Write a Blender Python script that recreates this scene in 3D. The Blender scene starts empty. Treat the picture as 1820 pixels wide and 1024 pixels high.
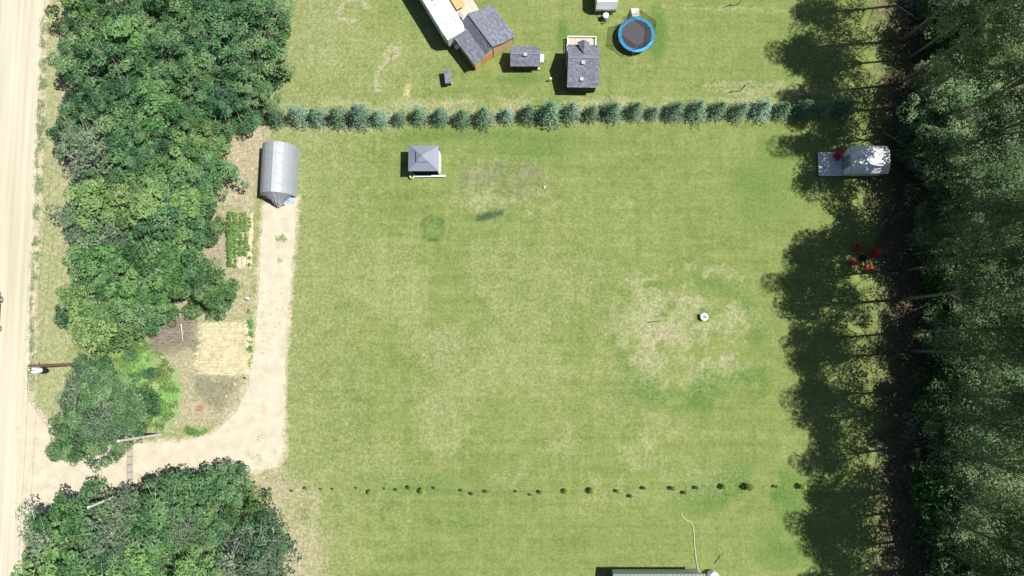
import bpy, math, random
import numpy as np
from mathutils import Vector, Matrix

random.seed(7)
rng = np.random.default_rng(7)
scene = bpy.context.scene
COL = scene.collection
R = math.radians

# ---------------------------------------------------------------- camera, sky, sun, exposure
F, H = 1213.0, 81.0                     # focal length in photo pixels, height of the drone in metres
TILT = math.atan(98.0 / F)              # a few degrees off straight down
cam_d = bpy.data.cameras.new('camera')
cam_d.sensor_width = 36.0
cam_d.lens = 36.0 * F / 1820.0
cam_d.clip_start, cam_d.clip_end = 0.5, 6000.0
cam = bpy.data.objects.new('camera', cam_d)
COL.objects.link(cam)
cam.location = (0, 0, H)
cam.rotation_euler = (TILT, 0, 0)
scene.camera = cam

SUN_K, SUN_S = 0.56, 0.09               # shadow length per metre of height, drift towards the photo's lower edge
sun_el = math.atan(1 / (SUN_K * math.hypot(1, SUN_S)))
sun_az = math.atan2(1.0, SUN_S)         # clockwise from +Y
w = bpy.data.worlds.new('World')
scene.world = w
w.use_nodes = True
wn = w.node_tree.nodes
wl = w.node_tree.links
bg = wn['Background']
sky = wn.new('ShaderNodeTexSky')
sky.sky_type = 'NISHITA'
sky.sun_disc = False
sky.sun_elevation = sun_el
sky.sun_rotation = sun_az
wl.new(sky.outputs[0], bg.inputs[0])
bg.inputs[1].default_value = 0.05
sl = bpy.data.lights.new('sun', 'SUN')
sl.energy = 5.0
sl.angle = R(0.53)
sl.color = (1.0, 0.955, 0.88)
so = bpy.data.objects.new('sun', sl)
COL.objects.link(so)
so.location = (60, 5, 120)
so.rotation_euler = Vector((-SUN_K, -SUN_K * SUN_S, -1)).to_track_quat('-Z', 'Y').to_euler()
scene.view_settings.view_transform = 'Standard'
scene.view_settings.look = 'None'
scene.view_settings.gamma = 1
scene.view_settings.use_curve_mapping = False
scene.view_settings.exposure = 0.56
scene.render.engine = 'CYCLES'
scene.cycles.max_bounces = 5
scene.cycles.diffuse_bounces = 2
scene.cycles.transmission_bounces = 3
scene.cycles.transparent_max_bounces = 8

# ---------------------------------------------------------------- photo pixel -> place on the ground
CT, ST = math.cos(TILT), math.sin(TILT)
def G(px, py, z=0.0):
    dx, dy = (px - 910.0) / F, -(py - 512.0) / F
    Y, Z = dy * CT + ST, dy * ST - CT
    t = (z - H) / Z
    return Vector((dx * t, Y * t, z))
def to_px(x, y, z=0.0):
    X, Yw, Zw = x, y, z - H
    yc = Yw * CT + Zw * ST
    zc = -Yw * ST + Zw * CT
    return 910 + F * X / (-zc), 512 - F * yc / (-zc)

# ---------------------------------------------------------------- small noise for numpy
def vnoise(x, y, seed=0):
    x = np.asarray(x, float); y = np.asarray(y, float)
    xi = np.floor(x).astype(np.int64); yi = np.floor(y).astype(np.int64)
    fx, fy = x - xi, y - yi
    fx = fx * fx * (3 - 2 * fx); fy = fy * fy * (3 - 2 * fy)
    def h(a, b):
        n = (a * 374761393 + b * 668265263 + seed * 974634777) & 0x7fffffff
        n = ((n ^ (n >> 13)) * 1274126177) & 0x7fffffff
        return ((n ^ (n >> 16)) & 0xffff) / 65535.0
    return (h(xi, yi) * (1 - fx) + h(xi + 1, yi) * fx) * (1 - fy) + (h(xi, yi + 1) * (1 - fx) + h(xi + 1, yi + 1) * fx) * fy
def fbm(x, y, seed=0, o=4):
    s = 0; a = 0.5; t = 0
    for i in range(o):
        s = s + a * vnoise(x * 2 ** i, y * 2 ** i, seed + i * 17); t += a; a *= .5
    return s / t
def sdf(px, py, poly):
    """signed distance to a polygon, negative inside"""
    P = np.array(poly, float)
    d = np.full(np.shape(px), 1e9); ins = np.zeros(np.shape(px), bool)
    for i in range(len(P)):
        ax, ay = P[i]; bx, by = P[(i + 1) % len(P)]
        ex, ey = bx - ax, by - ay
        t = np.clip(((px - ax) * ex + (py - ay) * ey) / (ex * ex + ey * ey + 1e-9), 0, 1)
        d = np.minimum(d, np.hypot(px - ax - ex * t, py - ay - ey * t))
        c = (ay > py) != (by > py)
        with np.errstate(divide='ignore', invalid='ignore'):
            xx = ax + (py - ay) * ex / (ey if ey else 1e-9)
        ins ^= c & (px < xx)
    return np.where(ins, -d, d)
def line_d(px, py, pts):
    d = np.full(np.shape(px), 1e9)
    for (ax, ay), (bx, by) in zip(pts, pts[1:]):
        ex, ey = bx - ax, by - ay
        t = np.clip(((px - ax) * ex + (py - ay) * ey) / (ex * ex + ey * ey + 1e-9), 0, 1)
        d = np.minimum(d, np.hypot(px - ax - ex * t, py - ay - ey * t))
    return d
def sstep(a, b, x):
    t = np.clip((x - a) / (b - a), 0, 1)
    return t * t * (3 - 2 * t)

# ---------------------------------------------------------------- materials
def nodes_of(name):
    m = bpy.data.materials.new(name)
    m.use_nodes = True
    nt = m.node_tree
    return m, nt, nt.nodes, nt.links, nt.nodes['Principled BSDF']
def mat(name, col, rough=0.8, var=0.18, scale=3.0, bump=0.0, bscale=None, metal=0.0, spec=0.3, col2=None, stretch=None):
    """one base colour broken up by two sizes of noise; col2 = colour of the worn or dirty places"""
    m, nt, N, L, b = nodes_of(name)
    tc = N.new('ShaderNodeTexCoord')
    src = tc.outputs['Object']
    if stretch:
        mp = N.new('ShaderNodeMapping'); mp.inputs['Scale'].default_value = stretch
        L.new(src, mp.inputs[0]); src = mp.outputs[0]
    n1 = N.new('ShaderNodeTexNoise'); n1.inputs['Scale'].default_value = scale; n1.inputs['Detail'].default_value = 6
    n2 = N.new('ShaderNodeTexNoise'); n2.inputs['Scale'].default_value = scale * 7; n2.inputs['Detail'].default_value = 3
    L.new(src, n1.inputs[0]); L.new(src, n2.inputs[0])
    mx = N.new('ShaderNodeMath'); mx.operation = 'MULTIPLY_ADD'
    L.new(n1.outputs[0], mx.inputs[0]); mx.inputs[1].default_value = .65
    m3 = N.new('ShaderNodeMath'); m3.operation = 'MULTIPLY'; m3.inputs[1].default_value = .35
    L.new(n2.outputs[0], m3.inputs[0]); L.new(m3.outputs[0], mx.inputs[2])
    cr = N.new('ShaderNodeValToRGB')
    lo = tuple(c * (1 - var) for c in col) if col2 is None else col2
    hi = tuple(min(1, c * (1 + var)) for c in col)
    cr.color_ramp.elements[0].position = .3; cr.color_ramp.elements[0].color = (*lo, 1)
    cr.color_ramp.elements[1].position = .7; cr.color_ramp.elements[1].color = (*hi, 1)
    L.new(mx.outputs[0], cr.inputs[0]); L.new(cr.outputs[0], b.inputs['Base Color'])
    b.inputs['Roughness'].default_value = rough
    b.inputs['Metallic'].default_value = metal
    b.inputs['Specular IOR Level'].default_value = spec
    if bump:
        bp = N.new('ShaderNodeBump'); bp.inputs['Strength'].default_value = bump; bp.inputs['Distance'].default_value = .05
        nb = N.new('ShaderNodeTexNoise'); nb.inputs['Scale'].default_value = bscale or scale * 8; nb.inputs['Detail'].default_value = 4
        L.new(src, nb.inputs[0]); L.new(nb.outputs[0], bp.inputs['Height']); L.new(bp.outputs[0], b.inputs['Normal'])
    return m
def piece_mat(name, lo, hi, rough=.85, spec=.2):
    """a colour of its own for every loose piece (shingle, straw, stick)"""
    m, nt, N, L, b = nodes_of(name)
    g = N.new('ShaderNodeNewGeometry')
    cr = N.new('ShaderNodeValToRGB')
    cr.color_ramp.elements[0].color = (*lo, 1); cr.color_ramp.elements[1].color = (*hi, 1)
    L.new(g.outputs['Random Per Island'], cr.inputs[0])
    tc = N.new('ShaderNodeTexCoord'); n1 = N.new('ShaderNodeTexNoise'); n1.inputs['Scale'].default_value = .9; n1.inputs['Detail'].default_value = 5
    L.new(tc.outputs['Object'], n1.inputs[0])
    mr = N.new('ShaderNodeMapRange'); mr.inputs[3].default_value = .88; mr.inputs[4].default_value = 1.12
    L.new(n1.outputs[0], mr.inputs[0])
    mul = N.new('ShaderNodeMix'); mul.data_type = 'RGBA'; mul.blend_type = 'MULTIPLY'; mul.inputs[0].default_value = 1
    L.new(cr.outputs[0], mul.inputs[6]); L.new(mr.outputs[0], mul.inputs[7])
    L.new(mul.outputs[2], b.inputs['Base Color'])
    b.inputs['Roughness'].default_value = rough; b.inputs['Specular IOR Level'].default_value = spec
    return m
def leaf_mat(name, dark, mid, light, trans=.25, rough=.55):
    m, nt, N, L, b = nodes_of(name)
    g = N.new('ShaderNodeNewGeometry'); oi = N.new('ShaderNodeObjectInfo')
    at = N.new('ShaderNodeAttribute'); at.attribute_name = 'tint'
    a = N.new('ShaderNodeMath'); a.operation = 'MULTIPLY_ADD'; a.inputs[1].default_value = .45
    L.new(g.outputs['Random Per Island'], a.inputs[0])
    t = N.new('ShaderNodeMath'); t.operation = 'MULTIPLY'; t.inputs[1].default_value = .55
    L.new(at.outputs['Fac'], t.inputs[0]); L.new(t.outputs[0], a.inputs[2])
    o = N.new('ShaderNodeMath'); o.operation = 'MULTIPLY_ADD'; o.inputs[1].default_value = .46; o.inputs[2].default_value = -.23
    L.new(oi.outputs['Random'], o.inputs[0])
    s = N.new('ShaderNodeMath'); s.operation = 'ADD'; L.new(a.outputs[0], s.inputs[0]); L.new(o.outputs[0], s.inputs[1])
    cr = N.new('ShaderNodeValToRGB')
    e = cr.color_ramp.elements
    e[0].position = .08; e[0].color = (*dark, 1); e[1].position = .95; e[1].color = (*light, 1)
    k = e.new(.5); k.color = (*mid, 1)
    L.new(s.outputs[0], cr.inputs[0])
    hs = N.new('ShaderNodeHueSaturation')
    hr = N.new('ShaderNodeMath'); hr.operation = 'MULTIPLY_ADD'; hr.inputs[1].default_value = 7.31; hr.inputs[2].default_value = 0
    L.new(oi.outputs['Random'], hr.inputs[0])
    fr = N.new('ShaderNodeMath'); fr.operation = 'FRACT'; L.new(hr.outputs[0], fr.inputs[0])
    mr = N.new('ShaderNodeMapRange'); mr.inputs[3].default_value = .485; mr.inputs[4].default_value = .52
    L.new(fr.outputs[0], mr.inputs[0]); L.new(mr.outputs[0], hs.inputs['Hue'])
    L.new(cr.outputs[0], hs.inputs['Color'])
    L.new(hs.outputs[0], b.inputs['Base Color'])
    b.inputs['Roughness'].default_value = rough; b.inputs['Specular IOR Level'].default_value = .25
    tr = N.new('ShaderNodeBsdfTranslucent'); L.new(hs.outputs[0], tr.inputs[0])
    mx = N.new('ShaderNodeMixShader'); mx.inputs[0].default_value = trans
    L.new(b.outputs[0], mx.inputs[1]); L.new(tr.outputs[0], mx.inputs[2])
    L.new(mx.outputs[0], N['Material Output'].inputs[0])
    return m

M = {}
M['aspen'] = leaf_mat('aspen_leaves', (.03, .086, .038), (.092, .208, .085), (.235, .355, .16), .34)
M['lime'] = leaf_mat('yellow_green_leaves', (.04, .105, .034), (.115, .235, .075), (.255, .39, .14), .34)
M['willow'] = leaf_mat('grey_green_leaves', (.06, .115, .065), (.13, .215, .12), (.255, .335, .205), .34)
M['poplar'] = leaf_mat('poplar_leaves', (.04, .09, .038), (.13, .215, .09), (.285, .375, .185), .5)
M['young'] = leaf_mat('young_poplar_leaves', (.05, .105, .045), (.16, .265, .115), (.33, .43, .215), .46)
M['under'] = leaf_mat('undergrowth_leaves', (.03, .085, .022), (.075, .175, .045), (.16, .3, .085), .36)
M['spruce'] = leaf_mat('spruce_needles', (.045, .105, .06), (.115, .215, .12), (.23, .34, .205), .14, .6)
M['blue_spruce'] = leaf_mat('blue_spruce_needles', (.055, .125, .08), (.135, .245, .16), (.265, .385, .27), .14, .6)
M['sap_dark'] = leaf_mat('sapling_leaves', (.035, .085, .025), (.08, .16, .045), (.15, .25, .08), .3)
M['sap_lime'] = leaf_mat('yellow_sapling_leaves', (.13, .21, .03), (.25, .34, .06), (.4, .46, .12), .35)
M['veg'] = leaf_mat('vegetable_leaves', (.07, .14, .035), (.135, .24, .06), (.23, .36, .11), .3)
M['bark'] = mat('grey_bark', (.30, .28, .25), .9, .3, 3, .4, col2=(.13, .115, .1))
M['birch'] = mat('white_bark', (.62, .6, .55), .85, .2, 2.5, .2, col2=(.34, .32, .29))
M['dark_bark'] = mat('brown_bark', (.085, .07, .055), .95, .4, 4, .5)
M['shingle'] = piece_mat('asphalt_shingle', (.105, .115, .145), (.20, .215, .265))
M['wood'] = mat('orange_stained_planks', (.62, .40, .22), .7, .16, 2.2, .15, stretch=(.4, .4, 5))
M['wood_top'] = mat('orange_stained_board', (.58, .33, .15), .65, .2, 1.6, .1)
M['brown'] = mat('brown_stained_boards', (.075, .04, .035), .75, .25, 2.5, .15, stretch=(6, 6, .5))
M['white'] = mat('white_painted_metal', (.78, .79, .8), .45, .05, 1.2, spec=.4)
M['offwhite'] = mat('pale_grey_vinyl', (.56, .58, .6), .55, .1, 1.0)
M['deck'] = mat('weathered_deck_boards', (.5, .44, .36), .85, .16, 2.5, .1)
M['greydeck'] = mat('grey_metal_sheet', (.62, .64, .66), .55, .1, 1.2, col2=(.44, .46, .48))
M['fabric'] = mat('grey_tarpaulin', (.265, .285, .32), .5, .07, 1.2, .08, 6, spec=.5)
M['flap'] = mat('loose_grey_tarpaulin', (.30, .32, .35), .5, .25, 2.5, .35, 4)
M['bluetarp'] = mat('blue_tarpaulin', (.3, .38, .52), .5, .2, 3)
M['steel'] = mat('galvanised_steel', (.38, .39, .4), .45, .15, 3, metal=.3)
M['gate'] = mat('dull_galvanised_tube', (.2, .2, .2), .6, .2, 3)
M['black'] = mat('black_plastic', (.02, .02, .022), .6, .2, 4)
M['dark'] = mat('dark_steel', (.045, .045, .05), .5, .2, 4)
M['gazebo'] = mat('slate_grey_roof_panel', (.215, .24, .30), .5, .08, 1.5)
M['curtain'] = mat('white_curtain', (.72, .72, .7), .8, .06, 3)
M['cushion'] = mat('grey_cushion', (.16, .17, .2), .9, .15, 3)
M['red'] = mat('red_painted_wood', (.48, .025, .03), .5, .2, 3)
M['blue'] = mat('blue_vinyl_pad', (.05, .29, .58), .45, .1, 2)
M['mat'] = mat('black_woven_mat', (.06, .062, .07), .8, .1, 4)
M['glass'] = mat('window_glass', (.12, .15, .17), .12, .1, 1, spec=.6)
M['greenpaint'] = mat('dark_green_car_paint', (.02, .09, .055), .3, .1, 1, spec=.5)
M['rubber'] = mat('tyre_rubber', (.05, .05, .05), .85, .2, 5)
M['concrete'] = mat('pale_concrete', (.72, .73, .7), .8, .1, 3)
M['pole'] = mat('brown_pole_wood', (.2, .125, .075), .85, .25, 2, .2, stretch=(5, 5, .4))
M['grey_brown'] = mat('grey_brown_bark', (.19, .165, .14), .95, .35, 4, .4)
M['log'] = mat('peeled_grey_log', (.5, .5, .47), .8, .2, 2, .15, stretch=(4, 4, .5))
M['stick'] = piece_mat('bare_twigs', (.13, .10, .08), (.42, .36, .31))
M['straw'] = piece_mat('straw_stalks', (.47, .44, .28), (.70, .66, .46))
M['strawbed'] = mat('trampled_straw', (.50, .46, .31), .95, .15, 2.2, .5, 9, col2=(.27, .24, .15))
M['bedsoil'] = mat('pale_garden_soil', (.44, .41, .29), .95, .2, 2.6, .4, 9, col2=(.30, .25, .16))
M['hose'] = mat('white_garden_hose', (.75, .76, .68), .5, .1, 4)
M['driphose'] = mat('grey_drip_line', (.2, .2, .17), .7, .2, 4)
M['metalroof'] = mat('grey_green_metal_roof', (.17, .205, .205), .5, .1, 1.2)
M['stone'] = mat('grey_field_stone', (.42, .41, .38), .9, .25, 3, .3)
M['firewood'] = piece_mat('split_firewood', (.28, .16, .08), (.5, .32, .18))
M['terracotta'] = mat('reddish_flowers', (.22, .08, .06), .9, .3, 6)
M['cream'] = mat('cream_glazed_pot', (.66, .58, .46), .6, .1, 3)

def net_material():
    m, nt, N, L, b = nodes_of('black_safety_net')
    b.inputs['Base Color'].default_value = (.015, .02, .02, 1); b.inputs['Roughness'].default_value = .8
    tr = N.new('ShaderNodeBsdfTransparent'); mx = N.new('ShaderNodeMixShader')
    mx.inputs[0].default_value = .4
    L.new(tr.outputs[0], mx.inputs[1]); L.new(b.outputs[0], mx.inputs[2]); L.new(mx.outputs[0], N['Material Output'].inputs[0])
    return m
M['net'] = net_material()

# ---------------------------------------------------------------- mesh builder and object helpers
class MB:
    def __init__(s): s.v = []; s.f = []
    def add(s, vs, fs):
        o = len(s.v); s.v += [tuple(p) for p in vs]; s.f += [tuple(i + o for i in q) for q in fs]; return s
    def box(s, c, d, rz=0.0, rx=0.0, ry=0.0):
        hx, hy, hz = d[0] / 2, d[1] / 2, d[2] / 2
        m = Matrix.Rotation(rz, 3, 'Z') @ Matrix.Rotation(ry, 3, 'Y') @ Matrix.Rotation(rx, 3, 'X')
        b = min(hx, hy, hz) * .12
        vs = []
        for z, k in ((-hz, 0), (hz, 0)):
            for x, y in ((-hx, -hy), (hx, -hy), (hx, hy), (-hx, hy)):
                vs.append(Vector(c) + m @ Vector((x, y, z)))
        return s.add(vs, [(3, 2, 1, 0), (4, 5, 6, 7), (0, 1, 5, 4), (1, 2, 6, 5), (2, 3, 7, 6), (3, 0, 4, 7)])
    def tube(s, pts, rad, n=7, cap=True):
        pts = [Vector(p) for p in pts]
        rad = rad if isinstance(rad, (list, tuple)) else [rad] * len(pts)
        vs, fs = [], []
        for i, p in enumerate(pts):
            d = (pts[min(i + 1, len(pts) - 1)] - pts[max(i - 1, 0)]).normalized()
            a = d.cross(Vector((0, 0, 1)))
            if a.length < .05: a = d.cross(Vector((1, 0, 0)))
            a.normalize(); b2 = d.cross(a)
            for k in range(n):
                t = 2 * math.pi * k / n
                vs.append(p + (a * math.cos(t) + b2 * math.sin(t)) * rad[i])
        for i in range(len(pts) - 1):
            for k in range(n):
                fs.append((i * n + k, i * n + (k + 1) % n, (i + 1) * n + (k + 1) % n, (i + 1) * n + k))
        if cap:
            fs.append(tuple(range(n - 1, -1, -1))); fs.append(tuple((len(pts) - 1) * n + k for k in range(n)))
        return s.add(vs, fs)
    def lathe(s, prof, c=(0, 0, 0), n=28):
        vs, fs = [], []
        for r, z in prof:
            for k in range(n):
                t = 2 * math.pi * k / n; vs.append((c[0] + r * math.cos(t), c[1] + r * math.sin(t), c[2] + z))
        for i in range(len(prof) - 1):
            for k in range(n):
                fs.append((i * n + k, i * n + (k + 1) % n, (i + 1) * n + (k + 1) % n, (i + 1) * n + k))
        return s.add(vs, fs)
    def prism(s, poly, axis_from, axis_to, T):
        """cross-section poly (u, v) swept from axis_from to axis_to; T(u, w, v) gives the point"""
        n = len(poly)
        vs = [T(u, axis_from, v) for u, v in poly] + [T(u, axis_to, v) for u, v in poly]
        fs = [(i, (i + 1) % n, n + (i + 1) % n, n + i) for i in range(n)] + [tuple(range(n - 1, -1, -1)), tuple(range(n, 2 * n))]
        return s.add(vs, fs)
    def slab(s, a, b, c, d, th):
        """four corners of a sheet given thickness downwards along its normal"""
        a, b, c, d = map(Vector, (a, b, c, d))
        n = (b - a).cross(d - a).normalized()
        if n.z < 0: n = -n
        lo = [p - n * th for p in (a, b, c, d)]
        return s.add([a, b, c, d] + lo, [(0, 1, 2, 3), (7, 6, 5, 4), (0, 4, 5, 1), (1, 5, 6, 2), (2, 6, 7, 3), (3, 7, 4, 0)])
    def mesh(s, name, m, smooth=False):
        me = bpy.data.meshes.new(name)
        me.from_pydata(s.v, [], s.f)
        me.materials.append(m)
        me.validate(); me.update()
        fix_normals(me)
        if smooth: me.shade_smooth()
        return me
    def build(s, name, m, parent=None, smooth=False, kind=None, label=None):
        return put(name, s.mesh(name, m, smooth), parent, kind, label)
import bmesh
def fix_normals(me):
    b = bmesh.new(); b.from_mesh(me); bmesh.ops.recalc_face_normals(b, faces=b.faces); b.to_mesh(me); b.free()
def put(name, me, parent=None, kind=None, label=None):
    o = bpy.data.objects.new(name, me); COL.objects.link(o)
    if parent is not None: o.parent = parent
    if kind: o['kind'] = kind
    if label: o['label'] = label
    return o
def thing(name, label, cat, loc, rz=0.0, group=None):
    o = bpy.data.objects.new(name, None); COL.objects.link(o)
    o.empty_display_size = .3
    o.location = loc; o.rotation_euler = (0, 0, rz)
    o['label'] = label; o['category'] = cat
    if group: o['group'] = group
    return o
def tag(o, label, cat, group=None):
    o['label'] = label; o['category'] = cat
    if group: o['group'] = group
    return o
def dup(root, loc, rz=0.0, label=None, scale=None):
    r = root.copy(); COL.objects.link(r)
    r.location = loc; r.rotation_euler = (0, 0, rz)
    if scale is not None: r.scale = scale if hasattr(scale, '__len__') else (scale,) * 3
    if label: r['label'] = label
    for ch in root.children:
        c = ch.copy(); COL.objects.link(c); c.parent = r
        for g in ch.children:
            d = g.copy(); COL.objects.link(d); d.parent = c
    return r
ORD = ['first', 'second', 'third', 'fourth', 'fifth', 'sixth', 'seventh', 'eighth', 'ninth', 'tenth', 'eleventh', 'twelfth', 'thirteenth',
       'fourteenth', 'fifteenth', 'sixteenth', 'seventeenth', 'eighteenth', 'nineteenth', 'twentieth']
def ordinal(i):
    if i < 20: return ORD[i]
    t = {2: 'twenty', 3: 'thirty', 4: 'forty', 5: 'fifty', 6: 'sixty'}[(i + 1) // 10]
    k = (i + 1) % 10
    return t + '-' + ORD[k - 1] if k else {3: 'thirtieth', 4: 'fortieth', 5: 'fiftieth', 6: 'sixtieth'}[(i + 1) // 10]

# ================================================================ GROUND
ROAD_R = [(98, -160), (79, 0), (72, 130), (65, 290), (58, 450), (53, 590), (50, 700), (54, 715), (66, 735), (78, 752), (92, 772), (70, 800),
          (55, 840), (47, 900), (42, 960), (40, 1024), (36, 1150)]
DRIVE = [(520, 352), (527, 350), (524, 385), (519, 470), (512, 545), (507, 605), (505, 700), (503, 760), (503, 805), (494, 828), (455, 836),
         (400, 838), (330, 852), (250, 872), (170, 890), (100, 905), (55, 915), (30, 900), (30, 760), (48, 703), (58, 718), (70, 738), (95, 772), (130, 792), (180, 796),
         (225, 788), (300, 786), (345, 780), (378, 770), (402, 753), (425, 722), (440, 690), (449, 650), (453, 600), (458, 540), (463, 450), (467, 365)]
STRAW = [(356, 576), (400, 574), (440, 573), (446, 590), (447, 640), (443, 668), (400, 666), (352, 662), (352, 640), (356, 610)]

def ground_mesh():
    xs = np.concatenate([[-3000, -900, -300, -140], np.arange(-80, 80.01, .36), [140, 300, 900, 3000]])
    ys = np.concatenate([[-3000, -900, -300, -110], np.arange(-46, 58.01, .36), [120, 300, 900, 3000]])
    X, Y = np.meshgrid(xs, ys)
    nx, ny = len(xs), len(ys)
    x, y = X.ravel(), Y.ravel()
    z = (fbm(x / 9, y / 9, 3) - .5) * .18 + (fbm(x / .9, y / .9, 5, 2) - .5) * .05
    z = z - .09
    px, py = to_px(x, y)
    co = np.stack([x, y, z], 1)
    me = bpy.data.meshes.new('ground')
    i = np.arange(nx * ny).reshape(ny, nx)
    q = np.stack([i[:-1, :-1], i[:-1, 1:], i[1:, 1:], i[1:, :-1]], -1).reshape(-1, 4)
    me.from_pydata(co.tolist(), [], q.tolist())
    wob = (fbm(x / 1.6, y / 1.6, 11) - .5) * 34
    wob2 = (fbm(x / .6, y / .6, 23) - .5) * 14
    patch = fbm(x / 3.2, y / 3.2, 31)
    patch2 = fbm(x / 8, y / 8, 37)
    patchf = .5 * patch + .5 * fbm(x / 1.0, y / 1.0, 131)
    def ell(cx, cy, rx, ry, soft=.5, wb=1.0):
        d = np.hypot((px - cx) / rx, (py - cy) / ry) + wob * wb / max(rx, ry) * .8
        return 1 - sstep(1 - soft, 1 + soft, d)
    def poly(P, soft=10, wb=1.0):
        return 1 - sstep(-soft, soft, sdf(px, py, P) + wob * wb + wob2 * wb * .5)
    dry_haze = np.zeros_like(px); lush = np.zeros_like(px); soil = np.zeros_like(px); pale = np.zeros_like(px)
    straw = np.zeros_like(px); floor = np.zeros_like(px); weed = np.zeros_like(px); dark = np.zeros_like(px)
    U = lambda a, b: np.maximum(a, b)
    # verge between the road and the trees, dry grass with haze painted in
    dry_haze = U(dry_haze, .85 * (1 - sstep(95, 175, px)))
    lush = U(lush, .55 * np.exp(-((px - (88 - py * .034)) / 7) ** 2) * (py < 700))
    # bare yard round the shelter and the beds
    soil = U(soil, .72 * poly([(330, 215), (470, 205), (475, 235), (462, 300), (455, 372), (400, 372), (360, 300)], 14))
    soil = U(soil, .9 * poly([(360, 372), (404, 372), (402, 470), (360, 470)], 5, .4)); dark = U(dark, .3 * poly([(360, 372), (404, 372), (402, 470), (360, 470)], 5, .4))
    soil = U(soil, .5 * poly([(400, 472), (452, 480), (450, 570), (350, 572), (340, 520)], 10))
    soil = U(soil, .62 * poly([(250, 560), (350, 570), (450, 665), (440, 690), (410, 740), (370, 768), (290, 775), (255, 740), (280, 640)], 14))
    dark = U(dark, .5 * poly([(350, 668), (425, 668), (420, 700), (385, 730), (350, 700)], 10))
    dark = U(dark, .55 * poly([(255, 565), (350, 560), (350, 625), (270, 630)], 10))
    weed = U(weed, .95 * ell(235, 645, 62, 45) * sstep(.36, .56, patch))
    weed = U(weed, .95 * ell(280, 705, 38, 65) * sstep(.38, .58, patch))
    weed = U(weed, .7 * ell(348, 765, 22, 9)); weed = U(weed, .9 * poly([(443, 560), (452, 560), (449, 640), (440, 670), (434, 690), (440, 640)], 3, .2))
    dry_haze = U(dry_haze, .55 * poly([(330, 540), (460, 380), (462, 560), (440, 700), (300, 790), (240, 700)], 20))
    soil = U(soil, .5 * ell(470, 885, 75, 60)); soil = U(soil, .55 * ell(520, 985, 60, 60)); dry_haze = U(dry_haze, .55 * (1 - sstep(520, 680, px)) * sstep(860, 960, py))
    soil = U(soil, .6 * poly([(0, 780), (300, 770), (520, 840), (500, 1100), (0, 1100)], 20))
    soil = U(soil, .5 * poly([(100, 0), (490, 0), (440, 220), (420, 540), (250, 620), (110, 600)], 25))
    dry_haze = U(dry_haze, .36 * (1 - sstep(500, 780, px)))  # lawn paler towards the road: overexposed haze painted into the colour
    # strip along the hedge
    dry_haze = U(dry_haze, .75 * np.exp(-((py - 186 + px * .004) / 10) ** 2) * sstep(480, 520, px) * (1 - sstep(1340, 1400, px)) * sstep(.3, .6, patch))
    soil = U(soil, .6 * np.exp(-((py - 212 + px * .008) / 13) ** 2) * sstep(430, 460, px) * (1 - sstep(1340, 1500, px)))
    dry_haze = U(dry_haze, .6 * np.exp(-((py - 234 + px * .008) / 12) ** 2) * sstep(460, 480, px) * (1 - sstep(650, 760, px)))
    lush = U(lush, .6 * np.exp(-((py - 240) / 14) ** 2) * sstep(650, 760, px) * (1 - sstep(900, 1000, px)))
    # lawn: tired centre, greener patches
    dry_haze = U(dry_haze, .42 * ell(760, 640, 330, 250, .7) * sstep(.32, .62, patch2))
    dry_haze = U(dry_haze, .45 * ell(560, 60, 90, 110, .6)); dry_haze = U(dry_haze, .3 * ell(620, 110, 160, 90, .7))
    dry_haze = U(dry_haze, .8 * ell(1210, 590, 125, 95, .45, 1.5) * sstep(.40, .56, patchf))
    dry_haze = U(dry_haze, .7 * ell(1205, 500, 110, 34, .5, 1.5) * sstep(.44, .58, patchf))
    dry_haze = U(dry_haze, .5 * ell(1130, 330, 40, 60, .8) * sstep(.45, .62, patch))
    dry_haze = U(dry_haze, .5 * ell(1090, 770, 130, 40, .7) * sstep(.42, .6, patch)); dry_haze = U(dry_haze, .45 * ell(1060, 850, 220, 40, .7) * sstep(.42, .6, patch))
    soil = U(soil, .5 * ell(1180, 600, 36, 22, .5) * sstep(.4, .55, patch)); soil = U(soil, .35 * ell(1260, 630, 50, 22, .5) * sstep(.45, .55, patch))
    soil = U(soil, .32 * ell(1155, 545, 20, 14, .6)); soil = U(soil, .3 * ell(1225, 530, 30, 10, .6))
    lush = U(lush, .62 * np.exp(-((np.hypot((px - 1225) / 122, (py - 600) / 105) - 1) / .13) ** 2) * sstep(.32, .55, fbm(x / 2.4, y / 2.4, 77)))
    lush = U(lush, .85 * ell(1250, 690, 150, 40, .6, 1.3) * sstep(.42, .6, patch)); lush = U(lush, .8 * ell(1180, 480, 60, 30, .5, 1.3) * sstep(.48, .62, patch))
    lush = U(lush, .8 * ell(1340, 880, 130, 55, .7) * sstep(.36, .6, patch)); lush = U(lush, .7 * ell(1360, 980, 120, 60, .7) * sstep(.4, .62, patch2))
    lush = U(lush, .55 * ell(1330, 300, 110, 90, .8) * sstep(.45, .66, patch2)); lush = U(lush, .5 * ell(720, 860, 90, 20, .6))
    lush = U(lush, .95 * ell(1250, 560, 16, 13, .5, .3)); lush = U(lush, .5 * ell(1177, 562, 12, 11, .5, .3))
    lush = U(lush, .5 * ell(945, 260, 80, 30, .7)); lush = U(lush, .6 * ell(920, 140, 40, 12, .6)); lush = U(lush, .8 * ell(1168, 60, 18, 50, .4, .4))
    lush = U(lush, .7 * ell(1000, 62, 12, 26, .5, .3)); lush = U(lush, .6 * ell(790, 122, 9, 6, .5, .2))
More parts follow.
